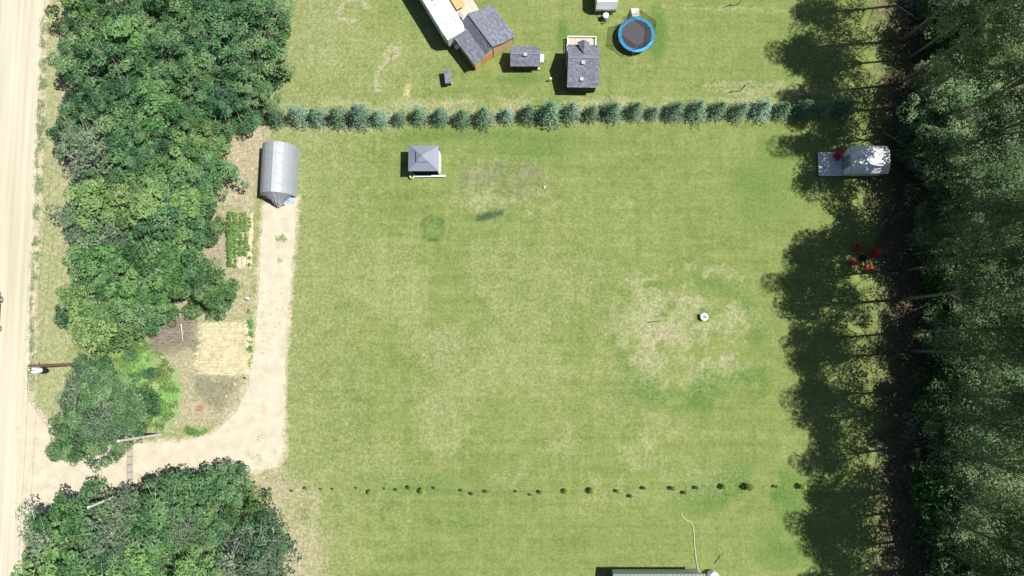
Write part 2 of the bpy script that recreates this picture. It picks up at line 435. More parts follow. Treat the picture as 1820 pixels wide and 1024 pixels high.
    # the dug-over plot beside the gazebo, a dark wet streak and an overgrown ring
    plot = poly([(835, 290), (960, 290), (980, 340), (900, 346), (815, 338), (820, 305)], 26, 1.2); soil = U(soil, .40 * plot * (.8 + .25 * np.sin(px * .5 + py * .12 + wob * .3)) * sstep(.25, .5, patchf)); dark = U(dark, .42 * plot * (.6 + .4 * sstep(.3, .6, fbm(x / 1.1, y / 1.1, 66)))); soil = U(soil, .3 * (1 - sstep(20, 60, line_d(px, py, [(850, 350), (960, 345)]))) * sstep(.42, .58, patchf))
    dry_haze = U(dry_haze, .4 * ell(850, 355, 60, 20, .7))
    streak = line_d(px, py, [(850, 388), (870, 383), (890, 378)]); dark = U(dark, 1.0 * (1 - sstep(2.5, 7, streak + wob2 * .35))); lush = U(lush, 1.0 * (1 - sstep(4, 11, streak)))
    lush = U(lush, .9 * ell(955, 377, 7, 5, .5, .2)); lush = U(lush, .8 * (1 - sstep(1, 6, line_d(px, py, [(900, 364), (913, 362)]))))
    rr = np.hypot((px - 769), (py - 406) * .98)
    lush = U(lush, .8 * (1 - sstep(17, 25, rr + wob2 * .4)) * sstep(.25, .5, fbm(x / .7, y / .7, 91))); dark = U(dark, .9 * np.exp(-((rr - 21) / 2.2) ** 2) * sstep(.25, .5, fbm(x / .8, y / .8, 95)))
    lush = U(lush, .75 * ell(780, 392, 9, 7, .5, .3))
    # worn rings and a straw coloured rectangle on the far lawn
    for L_ in ([(640, -6), (610, 4), (600, 20), (604, 34), (620, 39), (634, 34)], [(646, 0), (650, 14)],
               [(670, 160), (668, 142), (674, 122), (690, 106), (686, 96), (696, 82), (708, 88), (706, 98), (694, 106)]):
        d = line_d(px, py, L_)
        soil = U(soil, .62 * (1 - sstep(1, 5, d + wob2 * .25))); dry_haze = U(dry_haze, .6 * (1 - sstep(2, 9, d)))
    straw = U(straw, .75 * poly([(719, 151), (728, 150), (728, 171), (719, 171)], 2, .1))
    soil = U(soil, .3 * ell(1380, 160, 140, 9, .6)); dry_haze = U(dry_haze, .5 * (1 - sstep(1, 5, line_d(px, py, [(1180, 12), (1400, 18)]) + wob2 * .3)))
    dry_haze = U(dry_haze, .6 * (1 - sstep(1, 6, line_d(px, py, [(1250, 150), (1390, 148)]) + wob2 * .5)))
    # faint thin darker line along the verge
    dark = U(dark, .22 * (1 - sstep(.5, 2.5, line_d(px, py, [(124, 260), (112, 420), (104, 560), (92, 760)]))))
    pale = U(pale, .9 * (1 - sstep(2, 13, np.abs(px - (79 - py * .039)) + wob2 * .6)) * (py < 705) * (px > 30))
    pale = U(pale, .85 * (1 - sstep(-2, 12, sdf(px, py, DRIVE) + wob2 * .8)))
    soil = U(soil, .4 * ell(560, 900, 12, 40, .5, .3))
    # floor of the wood: litter, bare brown earth
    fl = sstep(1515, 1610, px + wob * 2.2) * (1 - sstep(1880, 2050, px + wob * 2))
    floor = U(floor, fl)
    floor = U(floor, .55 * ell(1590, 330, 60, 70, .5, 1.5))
    c = lambda a: np.clip(a, 0, 1)
    for nm, chs in (('m1', (dry_haze, lush, soil, pale)), ('m2', (straw, floor, weed, dark))):
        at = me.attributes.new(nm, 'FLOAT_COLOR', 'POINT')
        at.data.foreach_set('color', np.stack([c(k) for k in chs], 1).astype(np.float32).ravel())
    return me

def ground_material():
    m, nt, N, L, b = nodes_of('mown_grass_and_earth')
    tc = N.new('ShaderNodeTexCoord')
    def noise(scale, detail=5, rough=.6, st=None):
        n = N.new('ShaderNodeTexNoise'); n.inputs['Scale'].default_value = scale; n.inputs['Detail'].default_value = detail
        n.inputs['Roughness'].default_value = rough
        if st:
            mp = N.new('ShaderNodeMapping'); mp.inputs['Scale'].default_value = st
            L.new(tc.outputs['Object'], mp.inputs[0]); L.new(mp.outputs[0], n.inputs[0])
        else: L.new(tc.outputs['Object'], n.inputs[0])
        return n.outputs[0]
    def math_(op, a, b_=None, c=None):
        n = N.new('ShaderNodeMath'); n.operation = op
        for i, v in enumerate((a, b_, c)):
            if v is None: continue
            if isinstance(v, (int, float)): n.inputs[i].default_value = v
            else: L.new(v, n.inputs[i])
        return n.outputs[0]
    def mix(fac, a, b_):
        n = N.new('ShaderNodeMix'); n.data_type = 'RGBA'
        L.new(fac, n.inputs[0]) if not isinstance(fac, float) else setattr(n.inputs[0], 'default_value', fac)
        for k, v in ((6, a), (7, b_)):
            if isinstance(v, tuple): n.inputs[k].default_value = (*v, 1)
            else: L.new(v, n.inputs[k])
        return n.outputs[2]
    def ramp(f, p0, p1):
        n = N.new('ShaderNodeMapRange'); n.inputs[1].default_value = p0; n.inputs[2].default_value = p1; n.clamp = True
        L.new(f, n.inputs[0]); return n.outputs[0]
    def chan(nm):
        a = N.new('ShaderNodeAttribute'); a.attribute_name = nm
        s = N.new('ShaderNodeSeparateColor'); L.new(a.outputs['Color'], s.inputs[0])
        return s.outputs[0], s.outputs[1], s.outputs[2], a.outputs['Alpha']
    dry_haze, lush, soil, pale = chan('m1')
    straw, floor, weed, dark = chan('m2')
    big = noise(.07, 4); mid = noise(.55, 6, .65); fine = noise(2.6, 6, .78); tiny = noise(5.2, 3, .8)
    mow = noise(.5, 4, .55, (2.6, .12, 1)); mow2 = noise(.5, 4, .55, (.10, 2.2, 1))
    base = math_('MULTIPLY_ADD', big, .24, math_('MULTIPLY_ADD', mid, .36, math_('MULTIPLY', fine, .40)))
    base = math_('MULTIPLY_ADD', math_('SUBTRACT', mow, .5), .22, base)
    base = math_('MULTIPLY_ADD', math_('SUBTRACT', mow2, .5), .3, base)
    lawn = mix(ramp(base, .33, .67), (.111, .164, .043), (.217, .25, .09))
    def masked(mask, k=1.1, g=1.35):                      # mask broken up by the fine noise
        s = math_('MULTIPLY_ADD', math_('SUBTRACT', math_('MULTIPLY_ADD', fine, .6, math_('MULTIPLY', mid, .4)), .5), g, mask)
        on = ramp(mask, .0, .12)
        return math_('MULTIPLY', ramp(s, .08, .85), on)
    col = mix(masked(lush), lawn, mix(ramp(fine, .3, .7), (.062, .128, .03), (.125, .20, .052)))
    col = mix(masked(dry_haze), col, mix(ramp(fine, .3, .7), (.18, .205, .09), (.335, .34, .19)))
    col = mix(masked(soil), col, mix(ramp(fine, .3, .7), (.23, .20, .14), (.44, .385, .28)))
    col = mix(masked(straw), col, mix(ramp(fine, .3, .7), (.36, .33, .14), (.5, .45, .22)))
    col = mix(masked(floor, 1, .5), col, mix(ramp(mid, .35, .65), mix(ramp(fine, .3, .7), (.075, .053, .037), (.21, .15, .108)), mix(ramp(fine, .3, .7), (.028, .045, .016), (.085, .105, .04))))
    col = mix(masked(weed), col, mix(ramp(fine, .3, .7), (.11, .22, .055), (.215, .37, .125)))
    col = mix(masked(pale), col, mix(ramp(tiny, .3, .7), (.36, .32, .23), (.5, .45, .34)))
    col = mix(math_('MULTIPLY', masked(dark, 1, .5), .7), col, (.04, .06, .045))
    gr = N.new('ShaderNodeMix'); gr.data_type = 'RGBA'; gr.blend_type = 'MULTIPLY'; gr.inputs[0].default_value = 1
    L.new(col, gr.inputs[6])
    gv = N.new('ShaderNodeMapRange'); gv.inputs[1].default_value = .34; gv.inputs[2].default_value = .66; gv.inputs[3].default_value = .8; gv.inputs[4].default_value = 1.2
    L.new(math_('MULTIPLY_ADD', tiny, .6, math_('MULTIPLY', fine, .4)), gv.inputs[0]); L.new(gv.outputs[0], gr.inputs[7])
    L.new(gr.outputs[2], b.inputs['Base Color'])
    b.inputs['Roughness'].default_value = .95; b.inputs['Specular IOR Level'].default_value = .08
    bp = N.new('ShaderNodeBump'); bp.inputs['Strength'].default_value = .45; bp.inputs['Distance'].default_value = .1
    L.new(math_('ADD', tiny, fine), bp.inputs['Height']); L.new(bp.outputs[0], b.inputs['Normal'])
    return m
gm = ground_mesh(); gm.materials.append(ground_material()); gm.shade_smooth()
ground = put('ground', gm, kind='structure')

def gravel_material(name, lo, hi, track=None):
    m, nt, N, L, b = nodes_of(name)
    tc = N.new('ShaderNodeTexCoord')
    mp = N.new('ShaderNodeMapping'); mp.inputs['Scale'].default_value = track or (1, 1, 1); L.new(tc.outputs['Object'], mp.inputs[0])
    n0 = N.new('ShaderNodeTexNoise'); n0.inputs['Scale'].default_value = .8; n0.inputs['Detail'].default_value = 5; L.new(mp.outputs[0], n0.inputs[0])
    n1 = N.new('ShaderNodeTexNoise'); n1.inputs['Scale'].default_value = 6; n1.inputs['Detail'].default_value = 6; n1.inputs['Roughness'].default_value = .75; L.new(tc.outputs['Object'], n1.inputs[0])
    n2 = N.new('ShaderNodeTexNoise'); n2.inputs['Scale'].default_value = 1.1; n2.inputs['Detail'].default_value = 8; n2.inputs['Roughness'].default_value = .7; L.new(tc.outputs['Object'], n2.inputs[0])
    ad = N.new('ShaderNodeMath'); ad.operation = 'MULTIPLY_ADD'; ad.inputs[1].default_value = .6; L.new(n0.outputs[0], ad.inputs[0])
    m2 = N.new('ShaderNodeMath'); m2.operation = 'MULTIPLY'; m2.inputs[1].default_value = .4; L.new(n1.outputs[0], m2.inputs[0]); L.new(m2.outputs[0], ad.inputs[2])
    cr = N.new('ShaderNodeValToRGB'); e = cr.color_ramp.elements
    e[0].position = .33; e[0].color = (*lo, 1); e[1].position = .6; e[1].color = (*hi, 1)
    L.new(ad.outputs[0], cr.inputs[0])
    sp = N.new('ShaderNodeMapRange'); sp.inputs[1].default_value = .66; sp.inputs[2].default_value = .74; L.new(n2.outputs[0], sp.inputs[0])
    mx = N.new('ShaderNodeMix'); mx.data_type = 'RGBA'; mx.inputs[7].default_value = (.27, .24, .16, 1)
    sc = N.new('ShaderNodeMath'); sc.operation = 'MULTIPLY'; sc.inputs[1].default_value = .5; L.new(sp.outputs[0], sc.inputs[0])
    L.new(sc.outputs[0], mx.inputs[0]); L.new(cr.outputs[0], mx.inputs[6]); L.new(mx.outputs[2], b.inputs['Base Color'])
    b.inputs['Roughness'].default_value = .95; b.inputs['Specular IOR Level'].default_value = .1
    bp = N.new('ShaderNodeBump'); bp.inputs['Strength'].default_value = .4; bp.inputs['Distance'].default_value = .05; L.new(n1.outputs[0], bp.inputs['Height']); L.new(bp.outputs[0], b.inputs['Normal'])
    return m
def ragged(poly, step=.22, amp=.22, seed=1, closed=True):
    """photo outline -> ground outline with a loose gravel edge"""
    P = [G(*p) for p in poly]
    out = []
    n = len(P)
    for i in range(n if closed else n - 1):
        a, b = P[i], P[(i + 1) % n]
        k = max(1, int((b - a).length / step))
        nrm = Vector((-(b - a).y, (b - a).x, 0)).normalized()
        for j in range(k):
            p = a.lerp(b, j / k)
            d = (float(fbm(p.x / .9, p.y / .9, seed, 4)) - .5) * amp * 3 + random.uniform(-.04, .04)
            out.append(p + nrm * d)
    return out
def sheet(name, pts, z, m, kind='structure'):
    me = bpy.data.meshes.new(name)
    bm = bmesh.new()
    vs = [bm.verts.new((p.x, p.y, z)) for p in pts]
    f = bm.faces.new(vs)
    if f.normal.z < 0: f.normal_flip()
    bmesh.ops.triangulate(bm, faces=[f])
    bm.normal_update()
    for q in bm.faces:
        if q.normal.z < 0: q.normal_flip()
    bm.to_mesh(me); bm.free(); me.materials.append(m)
    return put(name, me, kind=kind)
M['road'] = gravel_material('pale_gravel_road', (.375, .345, .25), (.49, .465, .38), (2.2, .05, 1))
M['drive'] = gravel_material('pale_sandy_drive', (.39, .345, .255), (.50, .46, .37))
road_edge = ragged(ROAD_R, .2, .2, 5, closed=False)
rl = [Vector((G(-260, 1200).x, road_edge[-1].y - 200, 0)), Vector((G(-170, -200).x, road_edge[0].y + 250, 0))]
rp = [Vector((road_edge[0].x - 1.5 + 10, road_edge[0].y + 250, 0))] + road_edge + [Vector((road_edge[-1].x - 6, road_edge[-1].y - 200, 0))] + rl
sheet('road', rp, .032, M['road'])
sheet('driveway', ragged(DRIVE, .2, .24, 9), .036, M['drive'])

# ================================================================ TREES
def leaf_cloud(C, Nrm, size, tint, aspect=.72):
    """one diamond-shaped leaf spray for every point"""
    n = len(C)
    a = rng.normal(size=(n, 3))
    t = np.cross(Nrm, a); t /= np.linalg.norm(t, axis=1, keepdims=True) + 1e-9
    b = np.cross(Nrm, t)
    s = size[:, None]
    v = np.stack([C - t * s, C + b * s * aspect * .8 - t * s * .15, C + t * s, C - b * s * aspect * .8 + t * s * .1], 1)
    v[:, 1] += Nrm * s * .18; v[:, 3] += Nrm * s * .14
    return v.reshape(-1, 3), np.repeat(tint, 4)
def cloud_mesh(name, C, Nrm, size, tint, m, aspect=.72):
    v, t = leaf_cloud(C, Nrm, size, tint, aspect)
    n = len(C)
    me = bpy.data.meshes.new(name)
    me.vertices.add(4 * n); me.vertices.foreach_set('co', v.astype(np.float32).ravel())
    me.loops.add(4 * n); me.loops.foreach_set('vertex_index', np.arange(4 * n, dtype=np.int32))
    me.polygons.add(n); me.polygons.foreach_set('loop_start', np.arange(0, 4 * n, 4, dtype=np.int32)); me.polygons.foreach_set('loop_total', np.full(n, 4, np.int32))
    me.update(calc_edges=True)
    at = me.attributes.new('tint', 'FLOAT', 'POINT'); at.data.foreach_set('value', t.astype(np.float32))
    me.materials.append(m)
    return me
def unit(n):
    v = rng.normal(size=(n, 3)); return v / np.linalg.norm(v, axis=1, keepdims=True)
def crown(name, h, base, rad, nclump, per, csize, lsize, m, lift=.35, ragged_=.25, top=1.0, cone=.38):
    """clumps of leaf sprays filling an uneven crown; returns mesh and clump centres"""
    d = unit(nclump)
    rr = rng.uniform(.2, 1.12, nclump) ** .6
    lob = 1 + ragged_ * (vnoise(d[:, 0] * 2.2 + 9, d[:, 1] * 2.2 + d[:, 2] * 2, int(rng.integers(999))) - .5) * 2
    zc, az = (base + h * top) / 2, (h * top - base) / 2
    cc = d * rr[:, None] * lob[:, None] * np.array([rad, rad, az]) + np.array([0, 0, zc])
    taper = 1 - cone * np.clip((cc[:, 2] - zc) / az, -.4 if cone < .5 else -.8, 1)
    cc[:, :2] *= taper[:, None]
    cr = rng.uniform(.65, 1.25, nclump) * csize
    C, Nn, S, T = [], [], [], []
    for i in range(nclump):
        k = int(per * rng.uniform(.7, 1.3) * (cr[i] / csize) ** 1.6)
        u = unit(k)
        u[:, 2] = np.where(u[:, 2] < -.2, -u[:, 2] * .6, u[:, 2])
        r = cr[i] * rng.uniform(.55, 1.1, k) ** .6
        p = cc[i] + u * r[:, None] * np.array([1.1, 1.1, .72])
        nn = u * .6 + unit(k) * .75 + np.array([0, 0, lift])
        C.append(p); Nn.append(nn / np.linalg.norm(nn, axis=1, keepdims=True)); S.append(lsize * rng.uniform(.65, 1.3, k)); T.append(np.full(k, rng.uniform(0, 1)))
    C = np.concatenate(C); C[:, 2] = np.maximum(C[:, 2], .15)
    return cloud_mesh(name, C, np.concatenate(Nn), np.concatenate(S), np.concatenate(T), m), cc
def trunk_branches(h, r0, cc, nbr, m, top=.8, bend=.35, twig=0):
    a, b = random.uniform(-bend, bend), random.uniform(-bend, bend)
    P = [Vector((a * math.sin(t * 2.6) * t, b * math.sin(t * 2.1) * t, h * top * t)) for t in (0, .2, .4, .6, .8, 1)]
    tk = MB().tube(P, [r0 * 1.25, r0, r0 * .82, r0 * .62, r0 * .42, r0 * .15], 7)
    br = MB()
    idx = rng.choice(len(cc), min(nbr, len(cc)), replace=False)
    for i in idx:
        e = Vector(cc[i])
        t = max(.22, min(.95, (e.z / (h * top)) * random.uniform(.55, .8)))
        s = P[0].lerp(P[-1], t); k = min(4, int(t * 5)); s = P[k].lerp(P[k + 1], t * 5 - k)
        mid = s.lerp(e, .5) + Vector((random.uniform(-.2, .2), random.uniform(-.2, .2), random.uniform(-.1, .3)))
        br.tube([s, mid, e], [r0 * .34, r0 * .22, r0 * .06], 5, False)
        for q in range(twig):
            f = e + Vector((random.gauss(0, 1.0), random.gauss(0, 1.0), random.gauss(.2, .5)))
            br.tube([mid.lerp(e, random.random()), f], [r0 * .14, r0 * .05], 3, False)
    return tk.mesh('trunk', m, True), br.mesh('branches', m, True)

def tree_kind(n, name, h, base, rad, ncl, per, cs, ls, lm, bm_, nbr, twig=0, lift=.35, r0=None, top=.8, rg=.25, cone=.38):
    out = []
    for i in range(n):
        hh = h * random.uniform(.95, 1.05)
        cm, cc = crown('crown', hh, base * hh, rad * random.uniform(.92, 1.1), ncl, per, cs, ls, lm, lift, rg, cone=cone)
        tm, brm = trunk_branches(hh, r0 or hh * .012, cc, nbr, bm_, top, .35, twig)
        out.append((cm, tm, brm, hh))
    return out
def plant_tree(name, proto, loc, label, cat, group, sc, rz):
    t = thing(name, label, cat, loc, rz, group)
    t.scale = sc if hasattr(sc, '__len__') else (sc, sc, sc)
    put('crown', proto[0], t); put('trunk', proto[1], t); put('branches', proto[2], t)
    return t

ASP = tree_kind(6, 'aspen', 9.5, .18, 2.65, 50, 112, .70, .145, M['aspen'], M['birch'], 18, 4, lift=.75, rg=.6)
LIME = tree_kind(2, 'aspen', 9.0, .2, 2.5, 48, 104, .68, .145, M['lime'], M['birch'], 16, 4, lift=.75, rg=.6)
WIL = tree_kind(3, 'willow', 8.0, .15, 2.6, 52, 66, .78, .135, M['willow'], M['birch'], 30, 8, lift=.6, rg=.7)
POP = tree_kind(5, 'poplar', 24, .43, 2.6, 46, 185, 1.0, .11, M['poplar'], M['grey_brown'], 30, 5, lift=.8, r0=.16, top=.9, rg=.5, cone=.62)
BUSH = tree_kind(3, 'shrub', 2.2, .05, 1.25, 34, 60, .5, .12, M['aspen'], M['bark'], 8, 0)
UBUSH = tree_kind(3, 'undergrowth', 2.6, .05, 1.3, 30, 55, .55, .13, M['under'], M['dark_bark'], 8, 0, rg=.5)

def scatter(poly, gap, inset, seed, tries=9000, z=6.0):
    """crown centres spread through a canopy outline given in photo pixels"""
    r = random.Random(seed); P = np.array(poly); out = []
    x0, y0 = P.min(0); x1, y1 = P.max(0)
    for _ in range(tries):
        p = (r.uniform(x0, x1), r.uniform(y0, y1))
        if float(sdf(np.array(p[0]), np.array(p[1]), poly)) > -inset: continue
        if all(math.hypot(p[0] - q[0], p[1] - q[1]) > gap for q in out): out.append(p)
    return out

BELT = [(105, 30), (112, -40), (492, -40), (494, 105), (484, 185), (440, 212), (400, 226), (378, 262), (396, 300), (400, 342), (372, 382), (342, 400),
        (338, 440), (374, 458), (402, 490), (400, 542), (356, 548), (330, 528), (275, 552), (238, 598), (180, 625), (118, 592), (112, 540), (152, 480),
        (140, 430), (112, 380), (140, 350), (122, 310), (78, 250), (102, 190), (142, 150), (108, 100)]
def kind_for(px, py):
    u = float(fbm(px / 70, py / 70, 51, 2)) + random.uniform(-.12, .12)
    if px < 150 and 360 < py < 480: return 'w'
    return 'l' if u > .60 else ('w' if u < .33 and py > 230 else 'a')
KINDS = {'a': (ASP, 'dark green aspen'), 'l': (LIME, 'yellow green aspen'), 'w': (WIL, 'pale twiggy willow')}
def grow(pts, group, name_rows, where, hrange, cols):
    """trees of one canopy, told apart by row (distance from the road) and their count from one end"""
    rows = {}
    for p in pts: rows.setdefault(min(len(cols), sum(p[0] > c for c in cols)), []).append(p)
    for ri, row in rows.items():
        row.sort(key=lambda p: p[1])
        for i, (px, py) in enumerate(row):
            k = kind_for(px, py); protos, desc = KINDS[k]
            pr = random.choice(protos)
            h = random.uniform(*hrange)
            s = h / pr[3] * random.choice((1, 1, 1, .8, .9, 1.1))
            loc = G(px, py, .6 * h); loc.z = -.05
            w_ = s * random.uniform(.95, 1.25)
            plant_tree('willow_tree' if k == 'w' else 'aspen_tree', pr, loc, f'{desc}, {ordinal(i)} {where} in {name_rows[ri]}', 'tree', group, (w_, w_, s), random.uniform(0, 6.28))
belt = scatter(BELT, 34, 25, 11)
grow(belt, 'trees of the belt between road and yard', ["upper belt's road side row", "upper belt's second row off the road", "upper belt's third row off the road", "upper belt's yard side row"],
     'from the upper end', (6.5, 9.5), (185, 270, 350))
MIDC = [(122, 640), (165, 640), (200, 688), (240, 715), (244, 742), (226, 765), (205, 785), (175, 805), (120, 832), (60, 828), (75, 800), (115, 770), (105, 730), (118, 690)]
grow(scatter(MIDC, 30, 15, 6), 'trees beside the drive entrance', ['the clump above the gate, road side', 'the clump above the gate, weedy side'], 'counted downward', (5.5, 7.5), (150,))
LOWC = [(40, 920), (100, 880), (170, 890), (240, 865), (300, 850), (390, 820), (430, 830), (452, 875), (418, 890), (420, 910), (470, 905), (500, 920), (515, 985), (500, 1060), (40, 1060), (45, 1000), (60, 960)]
grow(scatter(LOWC, 35, 24, 8), 'trees below the drive', ["lower grove's road side row", "lower grove's second row off the road", "lower grove's third row off the road", "lower grove's lawn side row"],
     'below the drive', (6.5, 9.5), (150, 260, 370))

# low shrubs along the edges of the belts
edge = [(487, 25), (489, 70), (482, 130), (470, 165), (448, 205), (425, 218), (400, 240), (395, 300), (385, 405), (372, 425), (405, 520), (385, 545), (345, 552), (300, 552), (268, 577),
        (232, 632), (268, 664), (262, 712), (128, 120), (150, 330), (120, 560), (215, 600), (460, 940), (440, 895)]
ne = 0
for i, (px, py) in enumerate(edge):
    pr = BUSH[i % 3]; s = random.uniform(.75, 1.25)
    if (px, py) in ((232, 632), (268, 664)): s = .6
    loc = G(px, py, 1.0 * s); loc.z = -.02
    wh = ('yard edge of the upper belt going down' if i < 15 else 'weedy clearing above the gate' if i < 18 else 'road edge of the upper belt' if i < 22 else 'lawn edge of the lower grove')
    n_ = i if i < 15 else i - 15 if i < 18 else i - 18 if i < 22 else i - 22
    plant_tree('shrub', pr, loc, f'low green shrub, {ordinal(n_)} on the {wh}', 'shrub', 'shrubs along the tree belts', s, random.uniform(0, 6.28))

# tall poplars along the lawn: the crown shadows on the grass follow these rows
front = [(1612, 8, 25.5), (1604, 72, 25.5), (1616, 104, 25), (1597, 150, 24.5), (1599, 192, 23.5), (1628, 238, 28), (1622, 300, 25),
         (1636, 398, 19.5), (1620, 436, 27), (1614, 480, 27), (1604, 532, 25), (1622, 590, 27), (1622, 624, 26), (1642, 692, 26), (1632, 728, 25), (1644, 792, 26.5),
         (1650, 868, 24), (1642, 908, 24.5), (1640, 958, 24), (1652, 1008, 25)]
YPOP = tree_kind(5, 'poplar', 10, .12, 2.75, 66, 105, .82, .11, M['young'], M['bark'], 34, 7, lift=1.3, rg=.6, r0=.12, cone=.45)
def poplars(lst, row, group):
    lst = sorted(lst, key=lambda p: p[1])
    for i, (px, py, h) in enumerate(lst):
        pr = POP[(i * 3 + len(row)) % 4] if h > 15 else random.choice(YPOP)
        s = h / pr[3]; loc = G(px, py); loc.z = -.08
        wv = random.uniform(.9, 1.2)
        plant_tree('poplar_tree', pr, loc, f'{"tall" if h > 15 else "young"} poplar, {ordinal(i)} from the upper end in the {row}', 'tree', group, (wv, wv, s), random.uniform(0, 6.28))
poplars(front, 'front row along the lawn', 'poplars along the lawn edge')
second = [(1656 + random.uniform(-18, 30), 8 + i * 51 + random.uniform(-14, 14), random.choice((7.5, 9, 10.5, 11.5, 12.5))) for i in range(21)]
second += [(1626, 452, 12.5), (1640, 330, 11), (1632, 208, 10)]
poplars(second, 'second row behind the lawn edge', 'poplars behind the front row')
third = [(1738 + random.uniform(-18, 18), -10 + i * 62 + random.uniform(-18, 18), random.uniform(5.5, 8)) for i in range(18)]
poplars(third, 'third row, deep in the wood', 'poplars deep in the wood')
ug = []
r2 = random.Random(4)
while len(ug) < 68:
    p = (r2.triangular(1628, 1800, 1665), r2.uniform(-10, 1035))
    if all(math.hypot(p[0] - q[0], p[1] - q[1]) > 27 for q in ug): ug.append(p)
ug.sort(key=lambda p: p[1])
for i, (px, py) in enumerate(ug):
    pr = UBUSH[i % 3]; s = random.uniform(.9, 2.3)
    loc = G(px, py); loc.z = -.05
    plant_tree('undergrowth_shrub', pr, loc, f'leafy undergrowth shrub, {ordinal(i)} down from the upper end of the wood floor', 'shrub', 'undergrowth shrubs beneath the poplars', s, random.uniform(0, 6.28))

# spruce hedge row
def spruce_mesh(h, r, m):
    C, Nn, S, T = [], [], [], []
    br = MB().tube([(0, 0, 0), (0, 0, h * .97)], [.06, .01], 6)
    lv = 15
    for l in range(lv):
        f = l / (lv - 1); z = h * (.06 + .9 * f); rad = r * (1 - f) ** .75 * random.uniform(.9, 1.1) + .05
        nb = max(5, int(13 * (1 - f * .6)))
        for k in range(nb):
            a = 2 * math.pi * (k + random.uniform(-.3, .3)) / nb + l * .7
            L_ = rad * random.uniform(.75, 1.18)
            tn = random.random()
            n = max(4, int(L_ / .045))
            for j in range(n):
                t = (j + random.random()) / n
                if t < .25 and f < .7: continue
                base = np.array([math.cos(a) * L_ * t, math.sin(a) * L_ * t, z + L_ * (.10 * t - .35 * t * t) + .12 * L_])
                sp = .17 * L_ * (1.1 - t) + .05
                p = base + rng.normal(size=3) * np.array([sp, sp, .04])
                nrm = np.array([math.cos(a) * .4, math.sin(a) * .4, 1.0]) + rng.normal(size=3) * .5
                C.append(p); Nn.append(nrm / np.linalg.norm(nrm)); S.append(random.uniform(.05, .11)); T.append(.75 * t + .25 * tn)
    C = np.array(C); C[:, 2] = np.maximum(C[:, 2], .05)
    return cloud_mesh('crown', C, np.array(Nn), np.array(S), np.array(T), m, .5), br.mesh('trunk', M['dark_bark'], True)
SPR = [spruce_mesh(3.0, 1.15, M['spruce']) for _ in range(3)]
BSP = [spruce_mesh(3.1, 1.12, M['blue_spruce']) for _ in range(2)]
hedge = [(461, 214, .62, 0), (496, 214, .95, 0), (536, 211, 1.12, 1), (570, 212, 1.0, 1), (606, 213, 1.15, 0), (643, 212, 1.14, 1), (678, 214, .86, 1), (711, 214, .8, 0), (748, 210, 1.0, 0), (784, 212, .95, 1),
         (824, 214, 1.0, 0), (862, 213, 1.05, 0), (901, 209, .98, 1), (939, 208, 1.1, 0), (977, 207, 1.2, 0), (1014, 205, 1.06, 1), (1050, 206, .92, 0), (1087, 203, 1.08, 0), (1126, 202, .96, 0), (1160, 204, .84, 0),
         (1197, 202, 1.06, 0), (1234, 201, 1.22, 0), (1272, 200, .98, 0), (1310, 202, 1.1, 0), (1348, 199, 1.16, 1), (1384, 200, 1.0, 0), (1420, 199, 1.0, 0), (1457, 198, 1.0, 0), (1494, 197, 1.0, 0)]
for i, (px, py, s, bl) in enumerate(hedge):
    cm, tm = random.choice(BSP if bl else SPR)
    loc = G(px, py); loc.z = -.03
    t = thing('spruce_tree', f'{"bluish" if bl else "green"} young spruce, {ordinal(i)} in the hedge row counted from the road', 'tree', loc, random.uniform(0, 6.28), 'spruces of the hedge row')
    s *= random.uniform(1.02, 1.26)
    t.scale = (s * random.uniform(.92, 1.1), s, s * random.uniform(.85, 1.15))
    put('crown', cm, t); put('trunk', tm, t)

# saplings planted along the drip line
def sapling_mesh(m, h=.9, r=.3, n=150):
    u = unit(n); p = u * rng.uniform(.3, 1, (n, 1)) ** .6 * np.array([r, r, h * .42]) + np.array([0, 0, h * .58])
    nn = u * .7 + unit(n) * .5 + np.array([0, 0, 1.2]); nn /= np.linalg.norm(nn, axis=1, keepdims=True)
    st = MB().tube([(0, 0, 0), (0, 0, h * .8)], [.02, .008], 5)
    return cloud_mesh('crown', p, nn, rng.uniform(.05, .1, n), rng.uniform(0, 1, n), m), st.mesh('stem', M['dark_bark'])
SAPD = [sapling_mesh(M['sap_dark']) for _ in range(2)]; SAPL = [sapling_mesh(M['sap_lime'], 1.1, .38, 230) for _ in range(2)]
saps = [(482, 869, .8, 0), (520, 872, .6, 0), (544, 867, .8, 0), (571, 869, .6, 0), (592, 869, .6, 0), (634, 867, .6, 0), (659, 874, .95, 1), (684, 868, .5, 0), (705, 870, .7, 0), (727, 866, .9, 0), (752, 872, 1.15, 1), (773, 867, .7, 0),
        (820, 871, .7, 0), (839, 877, .8, 0), (864, 873, .8, 0), (918, 873, .6, 0), (943, 879, .6, 0), (960, 874, .9, 0), (1006, 872, 1.0, 1), (1052, 871, 1.25, 1), (1096, 872, .8, 0), (1120, 881, .9, 0), (1144, 867, .9, 0), (1194, 867, 1.1, 0),
        (1216, 875, .9, 0), (1237, 866, .9, 0), (1286, 864, 1.15, 1), (1330, 864, 1.55, 1), (1378, 864, .8, 0), (1424, 864, 1.2, 1)]
for i, (px, py, s, y) in enumerate(saps):
    cm, tm = random.choice(SAPL if y else SAPD)
    t = thing('sapling', f'{"yellow green" if y else "small dark"} sapling, {ordinal(i)} along the drip line counted from the road', 'sapling', G(px, py), random.uniform(0, 6.28), 'saplings along the drip line')
    s *= .8; t.scale = (s, s, s); put('crown', cm, t); put('stem', tm, t)
dl = [G(x, y + random.uniform(-1, 1), .05) for x, y in ((600, 869), (660, 873), (720, 869), (780, 871), (840, 874), (900, 876), (960, 874), (1020, 873), (1080, 873), (1140, 870), (1200, 869))]
